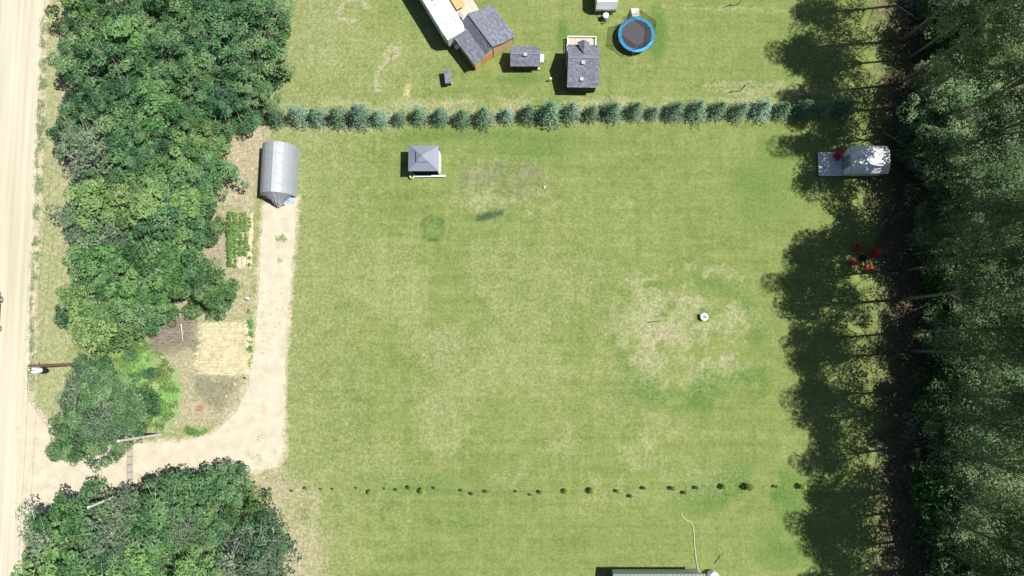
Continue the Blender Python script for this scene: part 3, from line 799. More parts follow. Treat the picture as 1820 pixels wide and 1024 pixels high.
tag(MB().tube(dl, .009, 5).build('drip_line', M['driphose']), 'thin grey drip line lying along the row of saplings', 'hose')
print('trees done', len(bpy.data.objects))

# ================================================================ BUILDINGS AND THINGS
def frame_at(a, b):
    """origin and heading of a thing whose front edge runs from a to b on the ground"""
    d = b - a
    return Vector((a.x, a.y, 0)), math.atan2(d.y, d.x), d.length
def shingles(name, parent, a, b, c, d, tab=.34, row=.17, m=None):
    """overlapping shingle tabs on the roof plane a-b (eave) to d-c (ridge); every tab is real geometry, slightly lifted at its lower edge"""
    a, b, c, d = map(Vector, (a, b, c, d))
    n = (b - a).cross(d - a).normalized()
    if n.z < 0: n = -n
    up = (d - a); rows = max(1, int(up.length / row))
    mb = MB()
    for r in range(rows):
        t0, t1 = r / rows, min(1, (r + 1.12) / rows)
        L0, L1, R0, R1 = a.lerp(d, t0), a.lerp(d, t1), b.lerp(c, t0), b.lerp(c, t1)
        k = max(1, int((R0 - L0).length / tab)); off = .5 * (r % 2)
        cuts = [0] + [min(1, max(0, (i + off) / k)) for i in range(0 if off else 1, k + 1)]
        cuts = sorted(set(cuts + [1]))
        for u, v in zip(cuts, cuts[1:]):
            if v - u < 1e-4: continue
            g = .012 / max(.1, (R0 - L0).length)
            z = random.uniform(.022, .032)
            mb.add([L0.lerp(R0, u + g) + n * z, L0.lerp(R0, v - g) + n * z, L1.lerp(R1, v - g) + n * .008, L1.lerp(R1, u + g) + n * .008,
                    L0.lerp(R0, u + g), L0.lerp(R0, v - g)], [(0, 1, 2, 3), (4, 5, 1, 0)])
    return mb.build(name, m or M['shingle'], parent, kind='stuff')
def boards(name, parent, a, b, up0, up1, m, step=.18, out=(0, 0, 0), kind='stuff'):
    """horizontal siding boards between plan points a and b; up0/up1 = height of the wall top at a and b (may be a list of (t, h))"""
    a, b = Vector(a), Vector(b); prof = up0 if isinstance(up0, list) else [(0, up0), (1, up1)]
    mb = MB(); o = Vector(out)
    def hgt(t):
        for (t0, h0), (t1, h1) in zip(prof, prof[1:]):
            if t <= t1: return h0 + (h1 - h0) * (t - t0) / (t1 - t0)
        return prof[-1][1]
    top = max(h for _, h in prof); n = int(top / step)
    for i in range(n + 1):
        z0, z1 = .08 + i * step, .08 + (i + 1) * step - .012
        ts = [t / 60 for t in range(61) if hgt(t / 60) >= z1]
        if len(ts) < 2: continue
        p, q = a.lerp(b, ts[0]), a.lerp(b, ts[-1])
        mb.add([p + Vector((0, 0, z0)) + o * 1.5, q + Vector((0, 0, z0)) + o * 1.5, q + Vector((0, 0, z1)) + o, p + Vector((0, 0, z1)) + o,
                p + Vector((0, 0, z0)), q + Vector((0, 0, z0))], [(0, 1, 2, 3), (4, 5, 1, 0)])
    return mb.build(name, m, parent, kind=kind)

# ---- orange wooden shed with the broken-pitch gable
def wooden_shed():
    o, rz, wd = frame_at(G(845.6, 123.8), G(912, 76.6))
    t = thing('wooden_shed', 'orange stained wooden shed with a dark shingled gable roof beside the long trailer', 'shed', o, rz)
    dp = 4.55
    prof = [(0, 2.25), (.27, 2.55), (.46, 3.5), (.73, 2.55), (1, 2.1)]
    wall = MB()
    P = [(0, .0)] + [(x * wd, z - .08) for x, z in prof] + [(wd, .0)]
    wall.prism(P, .0, dp, lambda u, w_, v: (u, w_, v))
    wl_ = wall.build('wall', M['wood'], t)
    boards('front_boards', t, (0, -.01, 0), (wd, -.01, 0), [(x, z - .1) for x, z in prof], None, M['wood'], .19, (0, -.02, 0))
    boards('side_boards', t, (-.01, dp, 0), (-.01, 0, 0), 2.1, 2.1, M['wood'], .19, (-.02, 0, 0))
    for x in (.0, wd):
        MB().box((x, -.03, 1.05), (.12, .06, 2.1)).build('corner_trim', M['wood_top'], t)
    MB().box((wd * .47, -.055, 1.55), (.05, .05, 3.1)).build('door_gap', M['black'], t)
    MB().box((wd * .30, -.045, 1.0), (1.5, .04, 1.95)).build('door', M['wood_top'], t)
    e = .22
    for (x0, z0), (x1, z1) in zip(prof, prof[1:]):
        xa = x0 * wd - (e if x0 == 0 else 0); xb = x1 * wd + (e if x1 == 1 else 0)
        za = z0 - (.05 if x0 == 0 else 0); zb = z1 - (.05 if x1 == 1 else 0)
        r = MB().slab((xa, -e, za), (xb, -e, zb), (xb, dp + e, zb), (xa, dp + e, za), .08).build('roof', M['gazebo'], t)
        if x1 <= .46: A, B, C, D = (xa, -e, za), (xa, dp + e, za), (xb, dp + e, zb), (xb, -e, zb)
        else: A, B, C, D = (xb, -e, zb), (xb, dp + e, zb), (xa, dp + e, za), (xa, -e, za)
        shingles('shingles', r, A, B, C, D)
    MB().box((prof[2][0] * wd, dp / 2, 3.53), (.26, dp + 2 * e, .03)).build('ridge_cap', M['shingle'], t)
    MB().box((-.05, dp * .35, 1.25), (.05, .7, .8)).build('window', M['glass'], t)
wooden_shed()

# ---- small brown shed, ridge along the photo's width
def brown_shed(name, label, base_l, base_r, dp, eave, ridge, ridge_at, over, wallm, vents, porch=None):
    o, rz, wd = frame_at(base_l, base_r)
    t = thing(name, label, 'shed', o, rz)
    P = [(0, 0), (0, eave - .06), (dp * ridge_at, ridge - .08), (dp, eave - .06), (dp, 0)]
    MB().prism(P, 0, wd, lambda u, w_, v: (w_, u, v)).build('wall', wallm, t)
    mb = MB(); k = int(wd / .24)
    for i in range(k + 1): mb.box((i * wd / k, -.015, eave / 2), (.045, .03, eave - .1))
    mb.build('batten', M['brown'], t, kind='stuff')
    MB().box((wd * .5, -.04, (eave - .35) / 2 + .05), (.95, .05, eave - .35)).build('door', M['brown'], t, label='dark brown plank door')
    e = over
    sl0 = (ridge - eave) / (dp * ridge_at); sl1 = (ridge - eave) / (dp * (1 - ridge_at))
    rs = MB().slab((-e, -e, eave - sl0 * e), (wd + e, -e, eave - sl0 * e), (wd + e, dp * ridge_at, ridge), (-e, dp * ridge_at, ridge), .09).build('roof', M['gazebo'], t)
    shingles('shingles', rs, (-e, -e, eave - sl0 * e), (wd + e, -e, eave - sl0 * e), (wd + e, dp * ridge_at, ridge), (-e, dp * ridge_at, ridge))
    rn = MB().slab((-e, dp + e, eave - sl1 * e), (wd + e, dp + e, eave - sl1 * e), (wd + e, dp * ridge_at, ridge), (-e, dp * ridge_at, ridge), .09).build('roof', M['gazebo'], t)
    shingles('shingles', rn, (wd + e, dp + e, eave - sl1 * e), (-e, dp + e, eave - sl1 * e), (-e, dp * ridge_at, ridge), (wd + e, dp * ridge_at, ridge))
    for i in range(2):
        pass
    MB().box((wd / 2, dp * ridge_at, ridge + .03), (wd + 2 * e, .24, .025)).build('ridge_cap', M['shingle'], t)
    for (u, v) in vents:
        y = dp * ridge_at * (1 - v); z = ridge - sl0 * dp * ridge_at * v
        vb = MB().box((u * wd, y, z + .11), (.34, .34, .2)).build('roof_vent', M['steel'], t)
        MB().box((u * wd, y, z + .23), (.42, .42, .03)).build('cap', M['steel'], vb)
    return t, wd
s1, wd1 = brown_shed('garden_shed', 'small brown shed with grey shingles and one roof vent, between the two larger sheds', G(910.5, 124), G(955.5, 124), 2.0, 1.75, 2.35, .5, .24, M['brown'], [(.5, .12)])
MB().box((wd1 + .45, 1.15, .72), (.55, .95, .12)).build('side_shelf', M['white'], s1, label='white box lid on the side wall')
MB().tube([(wd1 + .2, .8, .62), (wd1 + 1.15, .8, .62)], .03, 6).build('rail', M['dark'], s1)
MB().box((wd1 + .12, .05, .12), (.3, .25, .22)).build('step_block', M['deck'], s1)
s2, wd2 = brown_shed('cabin_shed', 'large brown shed with grey shingled roof, two roof vents and pale porch', G(1009, 163.5), G(1056, 164.2), 4.75, 2.3, 3.5, .6, .26, M['brown'], [(.47, .2), (.44, .8)])
# porch, its deck, and the small cross gable
for k in range(14):
    pass
bb = MB()
for k in range(12): bb.box((wd2 / 2, 4.85 + .08 + k * .155, .3), (wd2 + .3, .14, .05))
bb.build('deck_boards', M['deck'], s2, kind='stuff')
for x in (-.1, wd2 + .1): MB().box((x, 5.75, .62), (.09, 1.9, .09)).build('porch_rail', M['white'], s2)
MB().box((wd2 / 2, 6.72, .62), (wd2 + .3, .09, .09)).build('porch_rail', M['white'], s2)
MB().box((-.31, 3.6, 2.1), (.05, 2.9, .16)).build('fascia_board', M['white'], s2)
for x in (-.1, wd2 + .1): MB().box((x, 6.65, .45), (.1, .1, .8)).build('porch_post', M['white'], s2)
rx = wd2 * .5
dm = MB().slab((rx - .75, 5.05, 2.62), (rx, 5.15, 3.22), (rx, 3.4, 3.25), (rx - .02, 3.4, 3.24), .05).slab((rx + .75, 5.05, 2.62), (rx, 5.15, 3.22), (rx, 3.4, 3.25), (rx + .02, 3.4, 3.24), .05)
gb = dm.build('porch_gable', M['gazebo'], s2)
MB().add([(rx - .7, 5.0, 2.5), (rx + .7, 5.0, 2.5), (rx, 5.0, 3.15)], [(0, 1, 2)]).build('gable_front', M['brown'], gb)
for sg in (-1, 1):
    shingles('shingles', gb, (rx + sg * .75, 5.05, 2.64), (rx + sg * .02, 3.4, 3.26), (rx + sg * .01, 3.4, 3.27), (rx, 5.15, 3.25), .3, .16)

# ---- little shingled kennel box
o, rz, wd = frame_at(G(794, 152.5), G(802.5, 151.5))
t = thing('well_box', 'tiny grey roofed box standing alone on the grass below the wooden shed', 'box', o, rz)
MB().box((wd / 2, .75, .5), (wd, 1.5, 1.0)).build('wall', M['dark'], t)
r = MB().slab((-.1, -.12, 1.02), (wd + .1, -.12, 1.02), (wd + .1, 1.62, 1.18), (-.1, 1.62, 1.18), .06).build('roof', M['gazebo'], t)
shingles('shingles', r, (-.1, -.12, 1.02), (wd + .1, -.12, 1.02), (wd + .1, 1.62, 1.18), (-.1, 1.62, 1.18), .3, .2)
MB().box((wd + .12, .15, .06), (.22, .18, .12)).build('base_stone', M['stone'], t)

# ---- gazebo
def gazebo():
    a = G(726, 258.5, 2.25); b = G(779.3, 258.5, 2.25); c = G(779.6, 304.2, 2.25); d = G(725, 304.2, 2.25)
    cx, cy = (a.x + b.x) / 2, (a.y + d.y) / 2
    t = thing('gazebo', 'grey hip roofed gazebo with white curtain on the lawn', 'gazebo', (cx, cy, 0), 0)
    hx, hy = (b.x - a.x) / 2, (a.y - d.y) / 2
    k = .36
    cor = [(-hx, -hy), (hx, -hy), (hx, hy), (-hx, hy)]
    for i in range(4):
        (x0, y0), (x1, y1) = cor[i], cor[(i + 1) % 4]
        r = MB().slab((x0, y0, 2.25), (x1, y1, 2.25), (x1 * k, y1 * k, 2.92), (x0 * k, y0 * k, 2.92), .03).build('roof_panel', M['gazebo'], t)
        rb = MB(); n = 10
        for j in range(1, n):
            u = j / n
            p0 = Vector((x0, y0, 2.255)).lerp(Vector((x1, y1, 2.255)), u); p1 = Vector((x0 * k, y0 * k, 2.925)).lerp(Vector((x1 * k, y1 * k, 2.925)), u)
            rb.tube([p0, p1], .016, 4)
        rb.build('seam_ribs', M['gazebo'], r, kind='stuff')
        q = k + .06
        MB().slab((x0 * q, y0 * q, 3.04), (x1 * q, y1 * q, 3.04), (x1 * .01, y1 * .01, 3.52), (x0 * .01, y0 * .01, 3.52), .03).build('vent_panel', M['gazebo'], t)
    hp = MB()
    for x, y in cor: hp.tube([(x, y, 2.28), (x * k, y * k, 2.94)], .035, 6)
    hp.build('hip_caps', M['gazebo'], t)
    for x, y in cor:
        MB().box((x * .93, y * .93, 1.12), (.11, .11, 2.24)).build('post', M['dark'], t)
    fr = MB()
    for i in range(4):
        (x0, y0), (x1, y1) = cor[i], cor[(i + 1) % 4]
        fr.tube([(x0 * .97, y0 * .97, 2.18), (x1 * .97, y1 * .97, 2.18)], .06, 6)
    fr.build('eave_beam', M['dark'], t)
    cu = MB(); n = 46; vs = []; fs = []
    for i in range(n + 1):
        y = -hy * .95 + (hy * 1.8) * i / n
        x = hx * .95 + .05 * math.sin(i * 1.5) + (.16 if 6 < i < 40 else .05)
        vs += [(x - .12, y, 2.12), (x + .05, y, .08)]
    for i in range(n): fs.append((2 * i, 2 * i + 1, 2 * i + 3, 2 * i + 2))
    cu.add(vs, fs).build('curtain', M['curtain'], t)
    vs = []; fs = []
    for i in range(13):
        vs += [(-hx * .95 + .04 * math.sin(i * 1.6), -hy * .9 + i * .05, 2.12), (-hx * .95 + .04 * math.sin(i * 1.6 + 1), -hy * .9 + i * .05, .1)]
    MB().add(vs, [(2 * i, 2 * i + 1, 2 * i + 3, 2 * i + 2) for i in range(12)]).build('curtain', M['curtain'], t)
    MB().box((0, 0, .02), (hx * 1.95, hy * 1.95, .05)).build('floor_panel', M['dark'], t, label='dark floor of the gazebo')
    # furniture under the roof
    s = thing('patio_sofa', 'grey cushioned sofa standing in the shade inside the gazebo', 'sofa', (cx - .55, cy - hy + 1.02, .05))
    MB().box((0, 0, .2), (1.6, .75, .3)).build('seat', M['cushion'], s); MB().box((0, .36, .5), (1.6, .14, .5)).build('backrest', M['cushion'], s)
    for x in (-.86, .86): MB().box((x, 0, .35), (.14, .8, .55)).build('armrest', M['dark'], s)
    for x in (-.4, .4): MB().box((x, -.02, .4), (.7, .6, .12)).build('cushion', M['offwhite'], s)
    q = thing('side_table', 'small pale table beside the sofa inside the gazebo', 'table', (cx + .75, cy - hy + .75, .05))
    MB().lathe([(0, .45), (.36, .45), (.36, .41), (0, .41)], n=20).build('table_top', M['offwhite'], q)
    for a_ in range(3): MB().tube([(.2 * math.cos(a_ * 2.1), .2 * math.sin(a_ * 2.1), .41), (.28 * math.cos(a_ * 2.1), .28 * math.sin(a_ * 2.1), 0)], .02, 5).build('leg', M['dark'], q)
    return cx, cy, hx, hy
gcx, gcy, ghx, ghy = gazebo()
a, b = G(737, 314.5), G(792, 313.8)
t = thing('white_board', 'long white board lying on edge along the open side of the gazebo', 'board', ((a.x + b.x) / 2, (a.y + b.y) / 2, 0), math.atan2(b.y - a.y, b.x - a.x))
L_ = (b - a).length
MB().box((0, 0, .3), (L_, .2, .07)).build('board', M['white'], t)
for x in (-L_ * .4, 0, L_ * .4): MB().box((x, 0, .13), (.12, .16, .26)).build('foot', M['white'], t)
g = G(733.5, 314)
t = thing('flower_pot', 'round cream pot of reddish flowers at the gazebo corner', 'pot', g)
MB().lathe([(0, .02), (.2, .02), (.3, .38), (.34, .42), (.3, .42), (.26, .36), (0, .35)], n=20).build('pot', M['cream'], t)
fl = MB()
for _ in range(30):
    p = Vector((random.gauss(0, .09), random.gauss(0, .09), .42 + random.random() * .12)); fl.box(p, (.07, .07, .05), random.random() * 3, random.random())
fl.build('flowers', M['terracotta'], t, kind='stuff')

# ---- arched tarpaulin shelter
def shelter():
    a, b = G(466, 349.5), G(528, 351)
    o, rz, wd = frame_at(a, b)
    t = thing('arched_shelter', 'grey tarpaulin garage shelter with peaked arch at the head of the drive', 'shelter', o, rz)
    ln = 6.0
    prof = [(0, 0), (.02, .8), (.06, 1.55), (.13, 2.15), (.25, 2.6), (.38, 2.86), (.5, 3.02), (.62, 2.86), (.75, 2.6), (.87, 2.15), (.94, 1.55), (.98, .8), (1, 0)]
    def sm(x): return x * wd
    sec = []
    for (u0, z0), (u1, z1) in zip(prof, prof[1:]):
        for j in range(3): sec.append((sm(u0 + (u1 - u0) * j / 3), z0 + (z1 - z0) * j / 3))
    sec.append((wd, 0))
    # four tarpaulin widths laced side by side, sagging slightly between the hoops
    pk = [0, 12, 18, 24, len(sec) - 1]
    nb = 5
    for s0, s1 in ((0, 18), (18, len(sec) - 1)):
        pts = sec[s0:s1 + 1]; vs = []; fs = []; ny = 60
        for j in range(ny + 1):
            v = j / ny; sag = .012 * abs(math.sin(v * nb * math.pi)) ** .6 - .012
            for u, z in pts:
                zz = z + sag * (z / 3) ; uu = u + (wd / 2 - u) * .012 * (-sag / .012)
                yy = v * ln
                vs.append((uu, yy, zz + .01 * math.sin(u * 3 + j * .7)))
        n = len(pts)
        for j in range(ny):
            for i in range(n - 1): fs.append((j * n + i, j * n + i + 1, (j + 1) * n + i + 1, (j + 1) * n + i))
        MB().add(vs, fs).build('cover', M['fabric'], t, True)
    for k in range(nb + 1):
        y = ln * k / nb
        MB().tube([(u + (wd / 2 - u) * .02, y, max(.0, z - .05)) for u, z in sec[::3]], .025, 5).build('hoop', M['steel'], t)
    MB().tube([(wd / 2, -.03, 3.02), (wd / 2, ln + .03, 3.02)], .03, 6).build('ridge_seam', M['fabric'], t)
    # closed back, and front curtain let down and bunched towards the drive
    vs = [(u + (wd / 2 - u) * .02, ln - .02, z - .02) for u, z in sec[::3]]
    MB().add(vs, [tuple(range(len(vs)))]).build('back_panel', M['fabric'], t)
    vs, fs = [], []; n = 26; mrows = 9
    for j in range(mrows + 1):
        q = j / mrows
        for i in range(n + 1):
            u = i / n
            x = wd * (.04 + .92 * u); top = 0
            zt = np.interp(u * .92 + .04, [p[0] for p in prof], [p[1] for p in prof]) - .05
            x = x + (wd * .52 - x) * .55 * q
            y = -.05 - 1.25 * q * math.sin(math.pi * (u * .9 + .05)) - .12 * math.sin(i * 1.9 + j * .5) * q
            z = zt * (1 - q) + (.35 + .18 * math.sin(i * 2.3)) * q
            vs.append((x, y, max(.03, z)))
    for j in range(mrows):
        for i in range(n): fs.append((j * (n + 1) + i, j * (n + 1) + i + 1, (j + 1) * (n + 1) + i + 1, (j + 1) * (n + 1) + i))
    MB().add(vs, fs).build('front_curtain', M['flap'], t, True)
    bt = thing('blue_tarp', 'crumpled blue tarp lying at the mouth of the grey shelter', 'tarp', G(512, 353), rz)
    vs, fs = [], []; n = 12
    for j in range(n + 1):
        for i in range(n + 1):
            u, v = i / n - .5, j / n - .5
            vs.append((u * 1.5 + random.uniform(-.05, .05), v * 1.1 + random.uniform(-.05, .05), .05 + .75 * max(0, .8 - 2.2 * math.hypot(u, v)) + random.uniform(0, .16)))
    for j in range(n):
        for i in range(n): fs.append((j * (n + 1) + i, j * (n + 1) + i + 1, (j + 1) * (n + 1) + i + 1, (j + 1) * (n + 1) + i))
    MB().add(vs, fs).build('sheet', M['bluetarp'], bt)
shelter()
a = G(500, 366)
tag(MB().box((a.x, a.y, .12), (.9, .14, .1), .2).build('plank', M['dark'], None), 'short dark plank lying in front of the shelter mouth', 'plank')

# ---- long trailer with its deck
fl_, ax = G(791, 64, 3.3), (G(791, 64, 3.3) - G(752, 0, 3.3)).normalized()
rz = math.atan2(-ax.y, -ax.x) - math.pi / 2          # local +y runs back along the trailer
o = Vector((fl_.x, fl_.y, 0))
t = thing('long_trailer', 'long white camping trailer standing at an angle beside the pale deck', 'trailer', o, rz)
TW, TL = 2.55, 9.4
MB().box((TW / 2, TL / 2 + .1, 1.95), (TW, TL - .2, 2.5)).build('body', M['offwhite'], t)
MB().slab((-.03, .12, 3.28), (TW + .03, .12, 3.28), (TW + .03, TL, 3.28), (-.03, TL, 3.28), .08).build('roof', M['white'], t)
MB().slab((0.1, -.3, 2.6), (TW - .1, -.3, 2.6), (TW, .12, 3.22), (0, .12, 3.22), .06).build('front_cap', M['white'], t)
MB().box((TW / 2, -.12, 1.7), (TW * .9, .3, 1.9)).build('front_wall', M['offwhite'], t)
for y in (1.4, 3.9, 6.4):
    v = MB().box((TW * .45, y, 3.34), (.42, .42, .1)).build('roof_vent', M['white'], t)
    MB().box((TW * .45, y, 3.4), (.46, .46, .02)).build('lid', M['offwhite'], v)
MB().box((TW * .5, 4.9, 3.42), (.75, 1.05, .26)).build('air_conditioner', M['offwhite'], t)
MB().box((TW * .78, 1.2, 3.31), (.12, .9, .05)).build('roof_strap', M['steel'], t)
MB().tube([(-.07, .3, 3.1), (-.07, TL - .3, 3.1)], .06, 8).build('awning_roll', M['offwhite'], t)
for y in (2.0, 4.6, 7): MB().box((-.012, y, 2.2), (.03, .95, .6)).build('window', M['glass'], t)
for y in (5.2, 6.1):
    for x in (.16, TW - .16):
        wh = MB().lathe([(0, -.12), (.2, -.12), (.36, -.1), (.36, .1), (.2, .12), (0, .12)], n=18).build('wheel', M['rubber'], t); wh.rotation_euler = (0, R(90), 0); wh.location = (x, y, .37)
MB().tube([(.6, .1, .55), (TW / 2, -1.3, .5), (TW - .6, .1, .55)], .05, 6).build('drawbar', M['dark'], t)
MB().box((TW * .42, -.75, .8), (.75, .4, .55)).build('gas_bottle_cover', M['white'], t)
MB().box((TW * .8, .05, 1.6), (.5, .12, 1.6)).build('ladder', M['white'], t)
mw = Matrix.Rotation(rz, 4, 'Z')
def loc(base, r, x, y, z=0): return base + Matrix.Rotation(r, 3, 'Z') @ Vector((x, y, z))
d = thing('wooden_deck', 'pale weathered wooden deck laid along the long white trailer', 'deck', loc(o, rz, TW + .12, 1.35), rz)
for k in range(20): MB().box((.08 + k * .15, 4, .5), (.14, 8, .045)).build('plank', M['deck'], d)
jj = MB()
for y in (.2, 2, 4, 6, 7.8): jj.box((1.5, y, .24), (2.9, .1, .44))
jj.build('joists', M['deck'], d, kind='stuff')
t = thing('long_table', 'long orange brown wooden table on the pale deck', 'table', loc(o, rz, TW + 1.25, 3.1, .52), rz)
for k in range(5): MB().box((-.48 + k * .24, 1.6, .75), (.228, 3.4, .05)).build('plank', M['wood_top'], t)
for x in (-.5, .5):
    for y in (.2, 1.6, 3.1): MB().box((x, y, .36), (.09, .09, .72)).build('leg', M['wood'], t)
for i in range(2):
    c = thing('folding_chair', ['grey folding chair on the deck by the trailer nose', 'brown folding chair on the deck nearest the wooden shed'][i], 'chair', loc(o, rz, TW + [.75, .45][i], [2.3, 1.65][i], .52), rz + [.7, .2][i])
    m_ = [M['steel'], M['brown']][i]
    MB().box((0, 0, .44), (.46, .44, .03)).build('seat', m_, c); MB().box((0, .22, .7), (.46, .03, .42), 0, -.15).build('backrest', m_, c)
    for x in (-.2, .2):
        MB().tube([(x, -.22, 0), (x, .2, .9)], .014, 5).build('leg', M['dark'], c); MB().tube([(x, .24, 0), (x, -.18, .46)], .014, 5).build('leg', M['dark'], c)

# ---- travel trailer at the upper edge
a, b = G(1059, 21, 1.0), G(1095.5, 21, 1.0)
o = Vector((a.x, a.y + .25, 0)); TW = b.x - a.x
t = thing('travel_trailer', 'white travel trailer with sloping nose parked above the trampoline and large brown shed', 'trailer', o, 0)
MB().prism([(0, .45), (-.05, 1.2), (.35, 2.3), (.7, 2.62), (6, 2.62), (6, .45)], 0, TW, lambda u, w_, v: (w_, u, v)).build('body', M['white'], t)
MB().box((TW / 2, .72, 2.66), (TW + .04, .06, .05)).build('roof_seam', M['offwhite'], t)
MB().slab((TW * .2, .05, 1.46), (TW * .8, .05, 1.46), (TW * .8, .31, 2.14), (TW * .2, .31, 2.14), .03).build('front_window_cover', M['offwhite'], t)
MB().box((TW / 2, -.04, .55), (TW, .08, .16)).build('bumper_trim', M['dark'], t)
MB().tube([(.4, .1, .5), (TW / 2, -1.35, .48), (TW - .4, .1, .5)], .05, 6).build('drawbar', M['dark'], t)
MB().lathe([(0, .95), (.3, .93), (.36, .85), (.36, .5), (0, .5)], (TW * .5, -.62, 0), 16).box((TW * .5, -.62, .7), (.62, .4, .5)).build('gas_bottle_cover', M['white'], t)
MB().tube([(TW / 2, -1.2, .05), (TW / 2, -1.2, .95)], .045, 7).build('jack', M['steel'], t)
for y in (3.0, 3.85):
    for x in (.1, TW - .1):
        wh = MB().lathe([(0, -.1), (.2, -.1), (.34, -.08), (.34, .08), (.2, .1), (0, .1)], n=16).build('wheel', M['rubber'], t); wh.rotation_euler = (0, R(90), 0); wh.location = (x, y, .35)

# ---- trampoline
def trampoline():
    c = G(1128.6, 67.5); rad = 31.5 / 14.45
    t = thing('trampoline', 'round trampoline with blue pad and black safety net on the far lawn', 'trampoline', c, 0)
    z = .92
    MB().lathe([(0, z), (rad * .83, z), (rad * .83, z - .02), (0, z - .02)], n=48).build('jumping_mat', M['mat'], t)
    MB().lathe([(rad * .83, z + .02), (rad * .85, z + .06), (rad * 1.0, z + .06), (rad * 1.02, z + .02), (rad * 1.02, z - .03), (rad * .83, z - .01)], n=56).build('pad', M['blue'], t)
    ring = [(rad * math.cos(k * math.pi / 24), rad * math.sin(k * math.pi / 24), z - .07) for k in range(49)]
    MB().tube(ring, .035, 6, False).build('ring_frame', M['steel'], t)
    tops = []
    for k in range(6):
        a = k * math.pi / 3 + .38
        x, y = math.cos(a), math.sin(a)
        tx, ty = x * rad * 1.06, y * rad * 1.06
        MB().tube([(tx, ty, .02), (tx, ty, 2.55), (tx * .96, ty * .96, 2.68)], .026, 7).build('net_pole', M['steel'], t)
        tops.append(Vector((tx * .96, ty * .96, 2.66)))
        MB().tube([(x * rad * .98, y * rad * .98, z - .07), (x * rad * .98, y * rad * .98, .03), ], .03, 6).build('leg', M['steel'], t)
    for k in range(6):
        p, q = tops[k], tops[(k + 1) % 6]
        MB().tube([p, p.lerp(q, .5) - Vector((0, 0, .1)), q], .018, 5).build('top_cord', M['black'], t)
        vs, fs = [], []
        for i in range(9):
            u = i / 8; tp = p.lerp(q, u) - Vector((0, 0, .1 * math.sin(math.pi * u)))
            a = k * math.pi / 3 + .38 + u * math.pi / 3
            bt = Vector((math.cos(a) * rad * .86, math.sin(a) * rad * .86, z + .03))
            vs += [tp, bt]
        for i in range(8): fs.append((2 * i, 2 * i + 1, 2 * i + 3, 2 * i + 2))
        MB().add(vs, fs).build('net_panel', M['net'], t)
    return c, rad
tc_, tr_ = trampoline()
t = thing('wooden_ladder', 'short wooden step ladder leaning on the far rim of the trampoline', 'ladder', tc_ + Vector((0.02, tr_ + .02, 0)), 0)
for x in (-.46, .46): MB().tube([(x, 1.55, .02), (x, 0.02, .95)], .045, 6).build('rail', M['deck'], t)
for k in range(6): MB().box((0, 1.42 - k * .25, .13 + k * .15), (.95, .17, .04)).build('step', M['offwhite'] if k % 2 else M['deck'], t)

# ---- clothes line posts
def cpost(px, py, label, rzz):
    t = thing('clothes_post', label, 'post', G(px, py), rzz, 'clothes line posts')
    MB().tube([(0, 0, 0), (0, 0, 2.15)], .05, 7).build('post', M['dark'], t)
    MB().tube([(-.6, 0, 2.15), (.6, 0, 2.15)], .035, 6).build('crossbar', M['dark'], t)
    for x in (-.55, .55): MB().lathe([(0, .06), (.04, .04), (.04, -.02), (0, -.02)], (x, 0, 2.2), 8).build('hook', M['white'], t)
cpost(1315.3, 162, 'steel clothes post standing on the grass just above the spruce hedge', .5)
cpost(1311.7, 8.4, 'steel clothes post standing on the grass near the upper picture edge', .5)
t = thing('grass_post', 'thin dark post standing in the lawn beside the white tank lid', 'post', G(1165.8, 571.5))
MB().tube([(0, 0, 0), (0, 0, 1.5)], .045, 7).build('shaft', M['dark'], t); MB().box((0, 0, 1.53), (.13, .13, .06)).build('cap', M['dark'], t)
t = thing('white_marker_post', 'short white marker post beside the large brown shed', 'post', G(978.5, 143.5))
MB().tube([(0, 0, 0), (0, 0, .62)], .06, 8).build('shaft', M['white'], t); MB().box((0, 0, .68), (.24, .2, .12)).build('cap', M['white'], t)
t = thing('standpipe', 'white capped water standpipe between garden plot and straw bed', 'standpipe', G(443.5, 531.3))
MB().tube([(0, 0, 0), (0, 0, .75)], .05, 8).build('pipe', M['steel'], t); MB().box((.08, 0, .78), (.42, .2, .12)).build('cap', M['white'], t); MB().tube([(-.1, 0, .7), (-.26, 0, .62)], .03, 6).build('spout', M['steel'], t)

# ---- white tank lid on the lawn
t = thing('tank_lid', 'round white tank riser with dark centre on the open lawn', 'tank lid', G(1250.3, 563.5))
MB().lathe([(.44, 0), (.47, .38), (.45, .43), (.22, .45), (.19, .41), (.19, .3), (0, .3)], n=32).build('riser', M['concrete'], t, True)
MB().lathe([(0, .33), (.18, .33), (.18, .3)], n=20).build('hatch', M['dark'], t)
MB().box((.02, .02, .36), (.24, .05, .04), .3).build('hatch_handle', M['steel'], t)
MB().tube([(-.4, .25, .4), (-.52, .33, .44), (-.55, .35, .3)], .035, 6).build('handle', M['white'], t)
tag(MB().lathe([(0, .2), (.13, .17), (.2, .06), (.22, 0)], n=9).build('stone', M['stone']), 'pale grey stone lying in the dug plot beside the gazebo', 'stone').location = G(967.5, 333)

